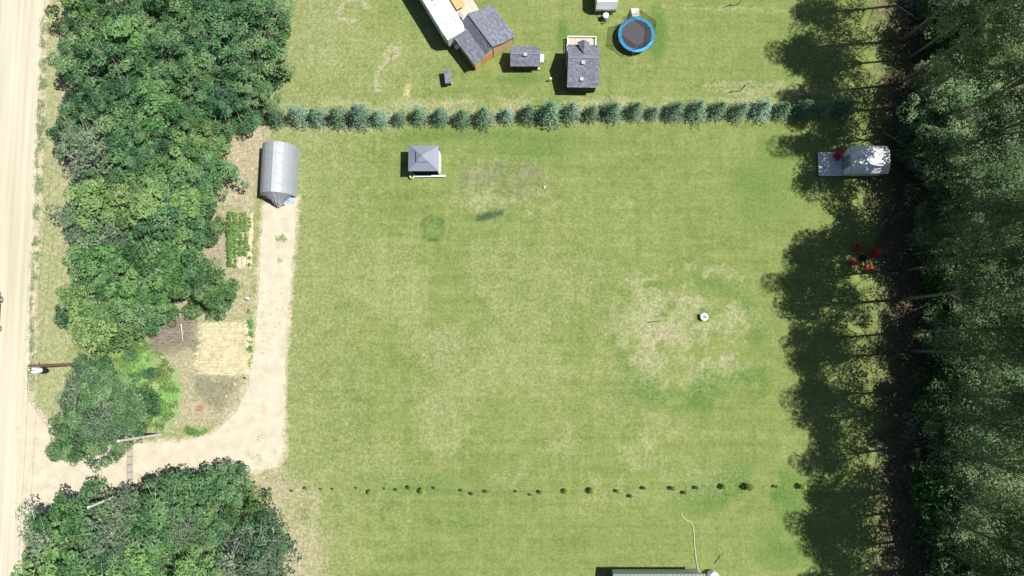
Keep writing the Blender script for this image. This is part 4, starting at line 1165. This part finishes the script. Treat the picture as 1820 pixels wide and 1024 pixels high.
# ---- little cabin with barrel roof and red chair deck by the wood
def bunkie():
    a, b = G(1497.3, 314), G(1497.3, 271.2)
    o = Vector((a.x, a.y, 0)); wd = b.y - a.y
    t = thing('barrel_roof_cabin', 'small white cabin with barrel roof and glazed doors at the edge of the wood', 'cabin', o, 0)
    ln = 4.15; fh = .28; eh = 2.1
    MB().box((ln / 2, wd / 2, fh / 2), (ln, wd, fh)).build('floor_frame', M['dark'], t)
    MB().box((ln / 2, .03, (fh + eh) / 2), (ln, .06, eh - fh)).build('wall', M['offwhite'], t)
    MB().box((ln / 2, wd - .03, (fh + eh) / 2), (ln, .06, eh - fh)).build('wall', M['offwhite'], t)
    arch = [(wd * (.5 - .56 * math.cos(k * math.pi / 14)), eh + .72 * math.sin(k * math.pi / 14)) for k in range(15)]
    gp = [(u, z - .03) for u, z in arch]
    MB().prism([(.06, fh), (.06, eh)] + [(min(wd - .06, max(.06, u)), z) for u, z in gp[2:-2]] + [(wd - .06, eh), (wd - .06, fh)], ln - .07, ln - .01, lambda u, w_, v: (w_, u, v)).build('wall', M['offwhite'], t)
    MB().prism([(.06, eh - .1)] + [(min(wd - .06, max(.06, u)), z) for u, z in gp[2:-2]] + [(wd - .06, eh - .1)], .02, .07, lambda u, w_, v: (w_, u, v)).build('gable_panel', M['offwhite'], t)
    # front: white panel, glazed door, glazed door, white panel
    pw = wd / 4
    for k in range(4):
        yc = pw * (k + .5)
        if k in (0, 3): MB().box((-.02, yc, (fh + eh - .1) / 2 + .1), (.07, pw - .04, eh - fh - .1)).build('wall_panel', M['white'], t)
        else:
            dr = MB().box((.01, yc, (fh + eh) / 2), (.05, pw - .03, eh - fh - .12)).build('door', M['offwhite'], t, label='glazed door with muntin bars')
            MB().box((-.025, yc, (fh + eh) / 2), (.02, pw - .16, eh - fh - .3)).build('pane', M['glass'], dr)
            mu = MB()
            for zz in (.75, 1.2, 1.65): mu.box((-.04, yc, zz), (.02, pw - .16, .035))
            mu.box((-.041, yc, (fh + eh) / 2), (.02, .035, eh - fh - .3))
            mu.build('muntin', M['white'], dr)
    n = 7
    for k in range(n):                                   # roof sheets, each lapping the next
        x0, x1 = -.12 + (ln + .24) * k / n, -.12 + (ln + .24) * (k + 1) / n + .03
        vs, fs = [], []
        zz = .012 * (k % 2)
        for u, z in arch: vs += [(x0, u, z + zz), (x1, u, z + zz), (x0, u, z + zz - .025), (x1, u, z + zz - .025)]
        for i in range(len(arch) - 1):
            fs += [(4 * i, 4 * i + 1, 4 * i + 5, 4 * i + 4), (4 * i + 3, 4 * i + 2, 4 * i + 6, 4 * i + 7), (4 * i, 4 * i + 4, 4 * i + 6, 4 * i + 2), (4 * i + 5, 4 * i + 1, 4 * i + 3, 4 * i + 7)]
        MB().add(vs, fs).build('roof_sheet', M['white'], t, False)
    MB().box((ln / 2, -.13, eh + .0), (ln + .2, .03, .13)).build('fascia_board', M['offwhite'], t)
    # deck in front
    d = thing('cabin_deck', 'low grey panelled deck in front of the barrel roof cabin', 'deck', Vector((G(1453, 314.5).x, o.y, 0)), 0)
    dl_ = o.x - G(1453, 314.5).x - .05
    for i in range(2):
        for j in range(3):
            MB().box((dl_ * (i + .5) / 2, wd * (j + .5) / 3, .26), (dl_ / 2 - .025, wd / 3 - .025, .05)).build('panel', M['greydeck'], d)
    MB().box((dl_ / 2, wd / 2, .11), (dl_ - .1, wd - .1, .22)).build('base_frame', M['dark'], d)
    return o, wd, dl_
bo, bw, bdl = bunkie()

# ---- red slatted chairs, fire pit
def red_chair(label, loc_, rz, group='red slatted garden chairs'):
    t = thing('garden_chair', label, 'chair', loc_, rz, group)
    for k in range(5): MB().box((0, -.26 + k * .125, .40 - k * .035), (.54, .11, .025), 0, -.25).build('seat_slat', M['red'], t)
    for k in range(5): MB().box((-.22 + k * .11, .46, .66 + .04 * (2 - abs(k - 2))), (.095, .03, .80 + .08 * (2 - abs(k - 2))), 0, -.42).build('back_slat', M['red'], t)
    for sx in (-1, 1):
        MB().box((sx * .35, -.02, .58), (.13, .74, .03)).build('armrest', M['red'], t)
        MB().box((sx * .30, -.3, .29), (.05, .1, .58)).build('leg', M['red'], t)
        MB().box((sx * .30, .2, .2), (.04, .9, .1), 0, -.3).build('leg', M['red'], t)
    return t
def dup_chair(src, label, l, rz): return dup(src, l, rz, label)
ch = red_chair('brightly lit red slatted chair nearest the barrel roof cabin at the fire pit', G(1522, 442), .5)
dup_chair(ch, 'red slatted chair at the fire pit closest to the wood', G(1549, 452), -1.0).scale = (1.15, 1.15, 1.0)
dup_chair(ch, 'red slatted chair at the fire pit closest to the open lawn', G(1514, 466.5), 1.9)
dup_chair(ch, 'red slatted chair on the fire pit side away from the cabin', G(1541, 475.5), 3.5)
dup_chair(ch, 'red slatted chair standing on the grey cabin deck', Vector((bo.x - .85, bo.y + bw - .62, .285)), -.7).scale = (1.1, 1.1, 1.0)
t = thing('fire_pit', 'dark steel fire pit ring between the red chairs', 'fire pit', G(1532, 459.5))
MB().lathe([(.42, 0), (.45, .3), (.42, .32), (.4, .28), (.38, .06), (0, .06)], n=22).build('ring', M['dark'], t)
for k in range(4): MB().tube([(-.25 + k * .13, -.2, .12), (-.15 + k * .1, .22, .16)], .045, 6).build('charred_log', M['black'], t)

# ---- farm gate between two tall leaning entrance posts
def post(px, py, tx, ty, h, label):
    a = G(px, py); b = G(tx, ty, h)
    t = thing('entrance_post', label, 'post', a)
    p = Vector((b.x - a.x, b.y - a.y, h))
    MB().tube([(0, 0, -.1), p * .5, p], [.17, .15, .12], 10).build('log', M['log'], t)
    MB().lathe([(0, .06), (.13, .04), (.16, -.04)], p, 10).build('top_cap', M['log'], t)
post(285, 772.3, 210, 784, 8.3, 'tall pale entrance post on the weedy side of the gate')
post(250, 864.5, 157, 902, 8.3, 'tall pale entrance post on the grove side of the gate')
a, b = G(237.5, 783), G(236.5, 866)
o, rz, wd = frame_at(b, a)
t = thing('farm_gate', 'long tubular steel farm gate closed across the sandy drive', 'gate', o, rz)
for z in (.15, .38, .6, .85, 1.1, 1.32): MB().tube([(0, 0, z), (wd, 0, z)], .032, 6).build('rail', M['gate'], t)
for k in range(7): MB().tube([(wd * k / 6, .02, .15), (wd * k / 6, .02, 1.32)], .03, 6).build('upright', M['gate'], t)
for x, nm in ((-.14, 'gate post on the grove side'), (wd + .14, 'gate post on the weedy side')):
    q = thing('gate_post', 'short grey wooden ' + nm, 'post', loc(o, rz, x, 0), rz)
    MB().tube([(0, 0, -.1), (0, 0, 1.55)], .1, 9).build('log', M['log'], q)
    MB().lathe([(0, .03), (.1, 0)], (0, 0, 1.55), 9).build('cap', M['log'], q)

# ---- utility pole
def upole():
    a = G(131, 648); top = G(50, 650.5, 7.9)
    t = thing('utility_pole', 'brown utility pole with grey transformer beside the gravel road', 'pole', a)
    p = Vector((top.x - a.x, top.y - a.y, 7.9))
    MB().tube([(0, 0, -.1), p * .5, p], [.19, .165, .13], 10).build('shaft', M['pole'], t)
    q = p * .80
    tr = MB().lathe([(0, -.62), (.29, -.62), (.31, -.5), (.31, .5), (.27, .58), (0, .6)], q + Vector((-.05, -.52, .1)), 20).build('transformer', M['white'], t, True)
    MB().box(q + Vector((-.02, -.2, .1)), (.1, .34, .6)).build('bracket', M['steel'], t)
    for s_ in (-1, 1): MB().lathe([(0, .2), (.05, .18), (.08, .1), (.05, .0), (0, 0)], q + Vector((-.05 + .12 * s_, -.52, .7)), 10).build('bushing', M['brown'], tr)
    MB().box(p + Vector((0, 0, -.35)), (.1, 1.0, .1)).build('crossarm', M['pole'], t)
    for s_ in (-.42, .42): MB().lathe([(0, .2), (.05, .18), (.07, .08), (.05, 0), (0, 0)], p + Vector((0, s_, -.3)), 10).build('insulator', M['white'], t)
    w0 = a + p + Vector((0, .42, -.12)); w1 = a + p + Vector((0, -.42, -.12))
    for e, fr in ((Vector((w0.x + 2.0, w0.y + 52, 7.6)), w0), (Vector((w1.x - 1.0, w1.y - 45, 7.6)), w1)):
        pts = [fr.lerp(e, k / 14) - Vector((0, 0, 4 * .6 * (k / 14) * (1 - k / 14))) for k in range(15)]
        tag(MB().tube(pts, .012, 4).build('power_line', M['dark']), f'thin overhead power line running {"up the verge from" if e.y > fr.y else "down the road from"} the utility pole', 'power line')
upole()

# ---- pickup on the road, only its wheels and sill reach into the picture
def pickup():
    x = G(5, 560).x; y0, y1 = G(3, 584).y, G(3, 533).y
    t = thing('pickup_truck', 'dark green pickup truck on the pale gravel road at the picture edge', 'truck', Vector((x, (y0 + y1) / 2, 0)))
    wb = (y1 - y0)
    P = [(-wb * .5 - 1.1, .42), (-wb * .5 - 1.1, 1.0), (-.3, 1.02), (-.15, 1.7), (1.0, 1.72), (1.55, 1.12), (wb * .5 + .85, 1.0), (wb * .5 + .9, .42)]
    MB().prism(P, -1.86, -.16, lambda u, w_, v: (w_, u, v)).build('body', M['greenpaint'], t)
    MB().prism([(-wb * .5 - 1.0, .92), (-.45, .92), (-.45, 1.08), (-wb * .5 - 1.0, 1.08)], -1.7, -.32, lambda u, w_, v: (w_, u, v)).build('cargo_bed', M['black'], t)
    MB().box((-.1, .0, .46), (.12, wb - 1.0, .08)).build('sill', M['greenpaint'], t)
    MB().box((-.145, .45, 1.36), (.03, .95, .42)).build('side_window', M['glass'], t)
    MB().slab((-1.7, 1.02, 1.7), (-.3, 1.02, 1.7), (-.3, 1.52, 1.16), (-1.7, 1.52, 1.16), .02).build('windscreen', M['glass'], t)
    MB().box((-.04, 1.1, 1.15), (.22, .12, .2)).build('mirror', M['black'], t)
    for y in (-wb / 2, wb / 2):
        for xx in (-.16, -1.86):
            wh = MB().lathe([(0, -.12), (.22, -.13), (.34, -.11), (.375, -.06), (.375, .06), (.34, .11), (.22, .13)], n=24).build('wheel', M['rubber'], t)
            wh.rotation_euler = (0, R(90), 0); wh.location = (xx + .05, y, .375)
            s_ = 1 if xx > -1 else -1
            MB().lathe([(0, s_ * .14), (.2, s_ * .14), (.22, s_ * .12), (.0, s_ * .1)], n=18).build('rim', M['steel'], wh)
    for xx in (-.4, -1.6): MB().box((xx, wb / 2 + .9, .8), (.3, .05, .16)).build('headlight', M['white'], t)
pickup()

# ---- straw bed, garden plot and brush pile
def bed(name, label, outline, rows, amp, m, horizontal, cat):
    c = [G(*p) for p in outline]; cx = sum(p.x for p in c) / len(c); cy = sum(p.y for p in c) / len(c)
    xs = [p.x for p in c]; ys = [p.y for p in c]
    nx, ny = 70, 70; vs, fs = [], []; ok = []
    pp = [(p.x, p.y) for p in c]
    for j in range(ny + 1):
        for i in range(nx + 1):
            x = min(xs) - .3 + (max(xs) - min(xs) + .6) * i / nx; y = min(ys) - .3 + (max(ys) - min(ys) + .6) * j / ny
            dd = float(sdf(np.array(x), np.array(y), pp)) + (float(fbm(x / .5, y / .5, 3)) - .5) * .5
            k = max(0, min(1, -dd / .35 + .4))
            ph = ((y - min(ys)) / (max(ys) - min(ys)) if horizontal else (x - min(xs)) / (max(xs) - min(xs))) * rows
            ph += (float(fbm(x / 1.2, y / 1.2, 13)) - .5) * .5
            z = -.12 + k * (.17 + amp * (abs(math.sin(math.pi * ph)) ** .5) + .05 * float(fbm(x / .25, y / .25, 8)))
            vs.append((x - cx, y - cy, z)); ok.append(dd < .1)
    for j in range(ny):
        for i in range(nx):
            q = (j * (nx + 1) + i, j * (nx + 1) + i + 1, (j + 1) * (nx + 1) + i + 1, (j + 1) * (nx + 1) + i)
            if all(ok[k] for k in q): fs.append(q)
    t = thing(name, label, cat, (cx, cy, 0))
    s = MB().add(vs, fs).build('soil_rows', m, t, True)
    return t, pp, cx, cy
t, pp, cx, cy = bed('straw_bed', 'square straw covered garden bed beside the sandy drive', STRAW, 8, .22, M['strawbed'], True, 'garden bed')
mb = MB()
for _ in range(4600):
    x = random.uniform(min(p[0] for p in pp) - .2, max(p[0] for p in pp) + .2); y = random.uniform(min(p[1] for p in pp) - .2, max(p[1] for p in pp) + .2)
    if float(sdf(np.array(x), np.array(y), pp)) > random.uniform(-.1, .25): continue
    if abs(((y - min(p[1] for p in pp)) / (max(p[1] for p in pp) - min(p[1] for p in pp)) * 8 + (float(fbm(x / 1.2, y / 1.2, 13)) - .5) * .5 + .5) % 1 - .5) < .11 and random.random() < .85: continue
    a = random.gauss(0, .7); l = random.uniform(.12, .34); w_ = random.uniform(.012, .03); z = random.uniform(.16, .22)
    dx, dy = math.cos(a) * l, math.sin(a) * l
    mb.add([(x - cx - dx, y - cy - dy + w_, z - .03), (x - cx - dx, y - cy - dy - w_, z - .03), (x - cx + dx, y - cy + dy - w_, z + random.uniform(-.03, .05)), (x - cx + dx, y - cy + dy + w_, z)], [(0, 1, 2, 3)])
mb.build('straw', M['straw'], t, kind='stuff')
GARD = [(405, 377), (450, 378), (448, 420), (446, 478), (425, 479), (404, 472), (403, 420)]
t, pp, cx, cy = bed('vegetable_plot', 'long vegetable plot with pale soil rows beside the drive', GARD, 5, .12, M['bedsoil'], False, 'garden bed')
def veg_mesh(n, r):
    u = unit(n); p = np.stack([u[:, 0] * r * rng.uniform(.2, 1, n), u[:, 1] * r * rng.uniform(.2, 1, n), .05 + np.abs(u[:, 2]) * r * .6], 1)
    nn = u * .5 + np.array([0, 0, 1]) + unit(n) * .4; nn /= np.linalg.norm(nn, axis=1, keepdims=True)
    return cloud_mesh('leaves', p, nn, rng.uniform(.06, .13, n), rng.uniform(0, 1, n), M['veg'])
VEG = [veg_mesh(70, .32) for _ in range(4)]
cnt = 0
for ci, pxx in enumerate((410, 419, 428.5, 437, 444)):
    for k in range(14):
        py = 382 + k * 6.9 + random.uniform(-1.2, 1.2); px = pxx + random.uniform(-1.2, 1.2)
        if ci == 0: s = 1.0 if 400 < py < 450 else .8
        elif ci == 4: s = random.choice((0, .45, .5, .6))
        else: s = random.uniform(.6, 1.05) if py < 452 else (0 if ci > 1 else .8)
        if ci == 1 and py > 440: s *= .7
        if s < .3 or (ci == 3 and random.random() < .05): continue
        l = G(px, py); l.z = .14
        v = tag(put('vegetable_plant', VEG[cnt % 4]), f'leafy vegetable plant, {ordinal(k)} place down the {ordinal(ci)} plot row from the trees', 'plant', 'plants in the vegetable plot')
        v.location = l; v.rotation_euler = (0, 0, random.uniform(0, 6)); s *= 1.6 if ci < 2 else 1.35; v.scale = (s, s, s * random.uniform(.8, 1.3)); cnt += 1

def stick_pile():
    c = G(303, 592)
    t = thing('brush_pile', 'heap of bare grey cut branches beside the straw bed', 'brush pile', c)
    big, sm = None, MB()
    for i in range(46):
        x, y = random.gauss(0, 1.15), random.gauss(0, .85); a = random.gauss(.05, .28) + (math.pi if random.random() < .5 else 0); l = random.uniform(.9, 1.9)
        z = max(.12, .8 - .26 * math.hypot(x * .7, y)) * random.uniform(.5, 1)
        dx, dy = math.cos(a) * l, math.sin(a) * l
        MB().tube([(x - dx, y - dy, z * .5), (x, y + random.uniform(-.12, .12), z), (x + dx, y + dy, z * .6 + random.uniform(-.1, .1))], [.045, .032, .012], 5, False).build('stick', M['stick'], t)
    for i in range(420):
        x, y = random.gauss(0, 1.3), random.gauss(0, .95); a = random.gauss(0, .4); l = random.uniform(.25, .8)
        z = max(.06, .8 - .27 * math.hypot(x * .7, y)) * random.uniform(.3, 1.05)
        dx, dy = math.cos(a) * l, math.sin(a) * l
        sm.tube([(x - dx, y - dy, z + random.uniform(-.1, .1)), (x + dx, y + dy, z + random.uniform(-.1, .15))], [.018, .006], 3, False)
    sm.build('twigs', M['stick'], t, kind='stuff')
stick_pile()
for i, (x0, y0, x1, y1, lb) in enumerate([(326, 576, 327, 606, 'pale straight log lying across the brush pile'), (208, 556, 254, 563, 'white birch log lying at the foot of the upper belt'), (212, 580, 229, 591, 'short white birch log below the long one, upper belt')]):
    a, b = G(x0, y0), G(x1, y1); z = .55 if i == 0 else 3.0 if i == 1 else 2.2
    if i: a, b = G(x0, y0, z), G(x1, y1, z - .6); b.z = z - .6
    else: a.z = z; b.z = z - .3
    t = thing('birch_log' if i else 'fallen_log', lb, 'log', (a + b) / 2)
    h_ = (b - a) / 2
    MB().tube([-h_, Vector((0, 0, .05)), h_], [.1, .09, .06] if i else [.07, .06, .04], 8).build('log', M['birch'] if i else M['log'], t)
    MB().tube([h_ * .3, h_ * .3 + Vector((.3, .5, .25))], [.05, .015], 5).build('branch_stub', M['birch'], t)
t = thing('firewood_stack', 'small heap of orange split firewood on the bare ground by the drive', 'firewood', G(355.5, 726))
for k in range(9):
    MB().prism([(-.07, 0), (.07, 0), (.04, .12), (-.05, .1)], -.3, .3, lambda u, w_, v, k=k: (w_ + random.uniform(-.02, .02) + (-.15 if k % 3 == 0 else .1), u + (k % 5) * .16 - .3, v + .02 + (k // 5) * .12)).build('firewood_log', M['firewood'], t)

# bare brown compost patches, small stones standing in for white-flowered weeds along the straw bed
for i, (px, py, s) in enumerate([(436, 571, .24), (442, 576, .2), (446, 660, .18), (435, 671, .24), (417, 683, .2), (402, 704, .16), (312, 751, .18)]):
    u = unit(26); me = MB().lathe([(0, .6), (.5, .5), (.85, .25), (1, 0)], n=9).mesh('stone', M['stone'] if i != 3 else M['dark'])
    o_ = tag(put('stone', me), f'{"dark" if i == 3 else "pale"} stone standing in for flowering weeds, {ordinal(i)} down the grassy edge from the straw bed', 'stone', 'stones by the straw bed')
    o_.location = G(px, py); o_.scale = (s, s * .8, s * .7)

# ---- log heaps and litter under the poplars
def heap(px, py, n, lng, lb, spread, rz, rad=.09):
    t = thing('log_pile', lb, 'log pile', G(px, py), rz)
    for k in range(n):
        x, y = random.gauss(0, spread[0]), random.gauss(0, spread[1]); l = lng * random.uniform(.6, 1.1) / 2; a = random.gauss(0, .18)
        z = .1 + .3 * random.random()
        MB().tube([(x - math.cos(a) * l, y - math.sin(a) * l, z), (x + math.cos(a) * l, y + math.sin(a) * l, z + random.uniform(-.05, .1))], [rad, rad * .8], 7).build('log', M['bark'], t)
heap(1623, 268, 16, 1.6, 'pile of cut grey logs beside the barrel roof cabin', (.5, 1.0), 0.2)
heap(1656, 298, 9, 3.2, 'long pale fallen poles lying at the edge of the wood', (.5, .35), -.25, .07)
heap(1592, 372, 12, 1.0, 'scattered cut branches on the brown floor by the fire pit', (.9, 1.0), .8, .05)
heap(1612, 6, 12, .6, 'heap of pale stacked logs at the upper end of the wood', (.3, .6), .3, .1)
heap(1640, 535, 10, .9, 'small heap of logs between poplar trunks below the fire pit', (.7, .5), .5, .07)
lit = MB()
for _ in range(2600):
    px, py = random.uniform(1555, 1700), random.uniform(0, 1024)
    if random.random() > .25 + .75 * float(fbm(px / 40, py / 40, 61)): continue
    p = G(px, py); a = random.gauss(.2, .9); l = random.uniform(.06, .4); w_ = random.uniform(.012, .05)
    dx, dy = math.cos(a) * l, math.sin(a) * l; z = random.uniform(.02, .1)
    lit.add([(p.x - dx, p.y - dy, z), (p.x + w_, p.y - w_, z + .03), (p.x + dx, p.y + dy, z), (p.x - w_, p.y + w_, z + .03)], [(0, 1, 2, 3)])
o_ = lit.build('forest_litter', M['stick'], kind='stuff'); o_['label'] = 'twigs and dead leaves strewn on the floor of the wood'

# weeds in the clearing and on the drive: one mass of small leaves
def weeds(name, label, spots, n, m, size=(.05, .12), hh=.3):
    C = []
    for (px, py, rx, ry, k) in spots:
        for _ in range(int(n * k)):
            a = random.uniform(0, 6.28); r = math.sqrt(random.random())
            qx, qy = px + rx * r * math.cos(a), py + ry * r * math.sin(a)
            if float(fbm(qx / 9, qy / 9, 71, 3)) < .40 + .14 * r: continue
            p = G(qx, qy)
            for _ in range(4): C.append((p.x + random.gauss(0, .12), p.y + random.gauss(0, .12), random.uniform(.02, hh)))
    C = np.array(C); u = unit(len(C)) * .6 + np.array([0, 0, .9]); u /= np.linalg.norm(u, axis=1, keepdims=True)
    o_ = put(name, cloud_mesh(name, C, u, rng.uniform(size[0], size[1], len(C)), rng.uniform(0, 1, len(C)), m), kind='stuff'); o_['label'] = label
weeds('weeds', 'bright green weeds covering the clearing beside the drive mouth', [(235, 645, 60, 42, 1), (282, 700, 36, 66, 1), (348, 765, 20, 8, .2), (444, 600, 5, 50, .25), (235, 610, 25, 15, .3)], 1500, M['veg'])
weeds('drive_weeds', 'sparse weed tufts growing through the sandy drive', [(500, 428, 11, 12, .6), (498, 461, 5, 5, .15), (503, 390, 3, 3, .1), (470, 800, 30, 30, .35), (480, 560, 25, 80, .25)], 300, M['veg'], (.03, .08), .12)
weeds('verge_grass', 'taller grass along the edge of the gravel road', [(80 - k * .9, 40 + k * 22, 9, 26, .5) for k in range(30)], 420, M['lime'], (.02, .05), .1)
weeds('long_grass', 'tufts of long grass left round the poplar trunks', [(1660, 60 + 130 * k, 40, 60, 1) for k in range(8)], 700, M['under'], (.06, .16), .45)

# ---- grey roofed building at the lower edge, white barrel, hose
a = G(1090, 1021, 2.7); b = G(1254, 1022, 2.7)
t = thing('metal_roof_building', 'grey metal roofed building at the lower picture edge', 'building', Vector((a.x, a.y, 0)), 0)
wd = b.x - a.x
MB().box((wd / 2, -3.3, 1.3), (wd - .5, 6, 2.6)).build('wall', M['offwhite'], t)
for (y0, z0, y1, z1) in ((0, 2.72, -3.3, 3.5), (-6.6, 2.72, -3.3, 3.5)):
    r = MB().slab((0, y0, z0), (wd, y0, z0), (wd, y1, z1), (0, y1, z1), .08).build('roof', M['metalroof'], t)
    rb = MB()
    for k in range(24): rb.box(((k + .5) * wd / 24, (y0 + y1) / 2, (z0 + z1) / 2 + .03), (.04, math.hypot(y1 - y0, z1 - z0), .05), 0, math.atan2(z1 - z0, y1 - y0))
    rb.build('roof_ribs', M['metalroof'], r, kind='stuff')
MB().box((wd / 2, .04, 2.66), (wd, .06, .14)).build('gutter', M['metalroof'], t)
c = G(1265, 1021)
t = thing('water_tank', 'round white water tank at the corner of the metal roofed building', 'tank', (c.x, c.y, 0))
MB().lathe([(.55, 0), (.58, .1), (.58, 1.0), (.5, 1.15), (.2, 1.22), (0, 1.22)], n=26).build('tank', M['white'], t, True)
MB().lathe([(0, 1.3), (.18, 1.29), (.2, 1.2)], n=16).build('lid', M['black'], t)
c = G(1243, 1023)
t = thing('rain_barrel', 'pale barrel with dark opening between the roof and the white tank', 'barrel', (c.x, c.y - .1, 0))
MB().lathe([(.3, 0), (.36, .5), (.3, 1), (.26, 1), (.26, .8), (0, .8)], n=20).build('barrel', M['offwhite'], t, True)
MB().lathe([(0, .85), (.2, .84)], n=16).build('water', M['black'], t)
hp = [(1211, 912), (1214, 920), (1221, 925), (1228, 928), (1232, 935), (1234, 948), (1234.5, 965), (1236, 982), (1239, 1002), (1243, 1018)]
pts = [G(x, y, .06) for x, y in hp]
tag(MB().tube(pts, .024, 6).build('garden_hose', M['hose']), 'white garden hose snaking over the lawn towards the metal roofed building', 'hose')
c = G(1281, 991)
t = thing('bent_branch', 'small bare branch lying on the grass above the white tank', 'branch', c, .7)
MB().tube([(-.9, -.1, .05), (0, .05, .12), (.7, 0, .06)], [.05, .04, .02], 6).build('stick', M['bark'], t)
MB().tube([(0, .05, .12), (.3, .35, .2)], [.03, .01], 5).build('twig', M['bark'], t)
print('all done', len(bpy.data.objects), 'objects', sum(len(m.polygons) for m in bpy.data.meshes), 'faces')
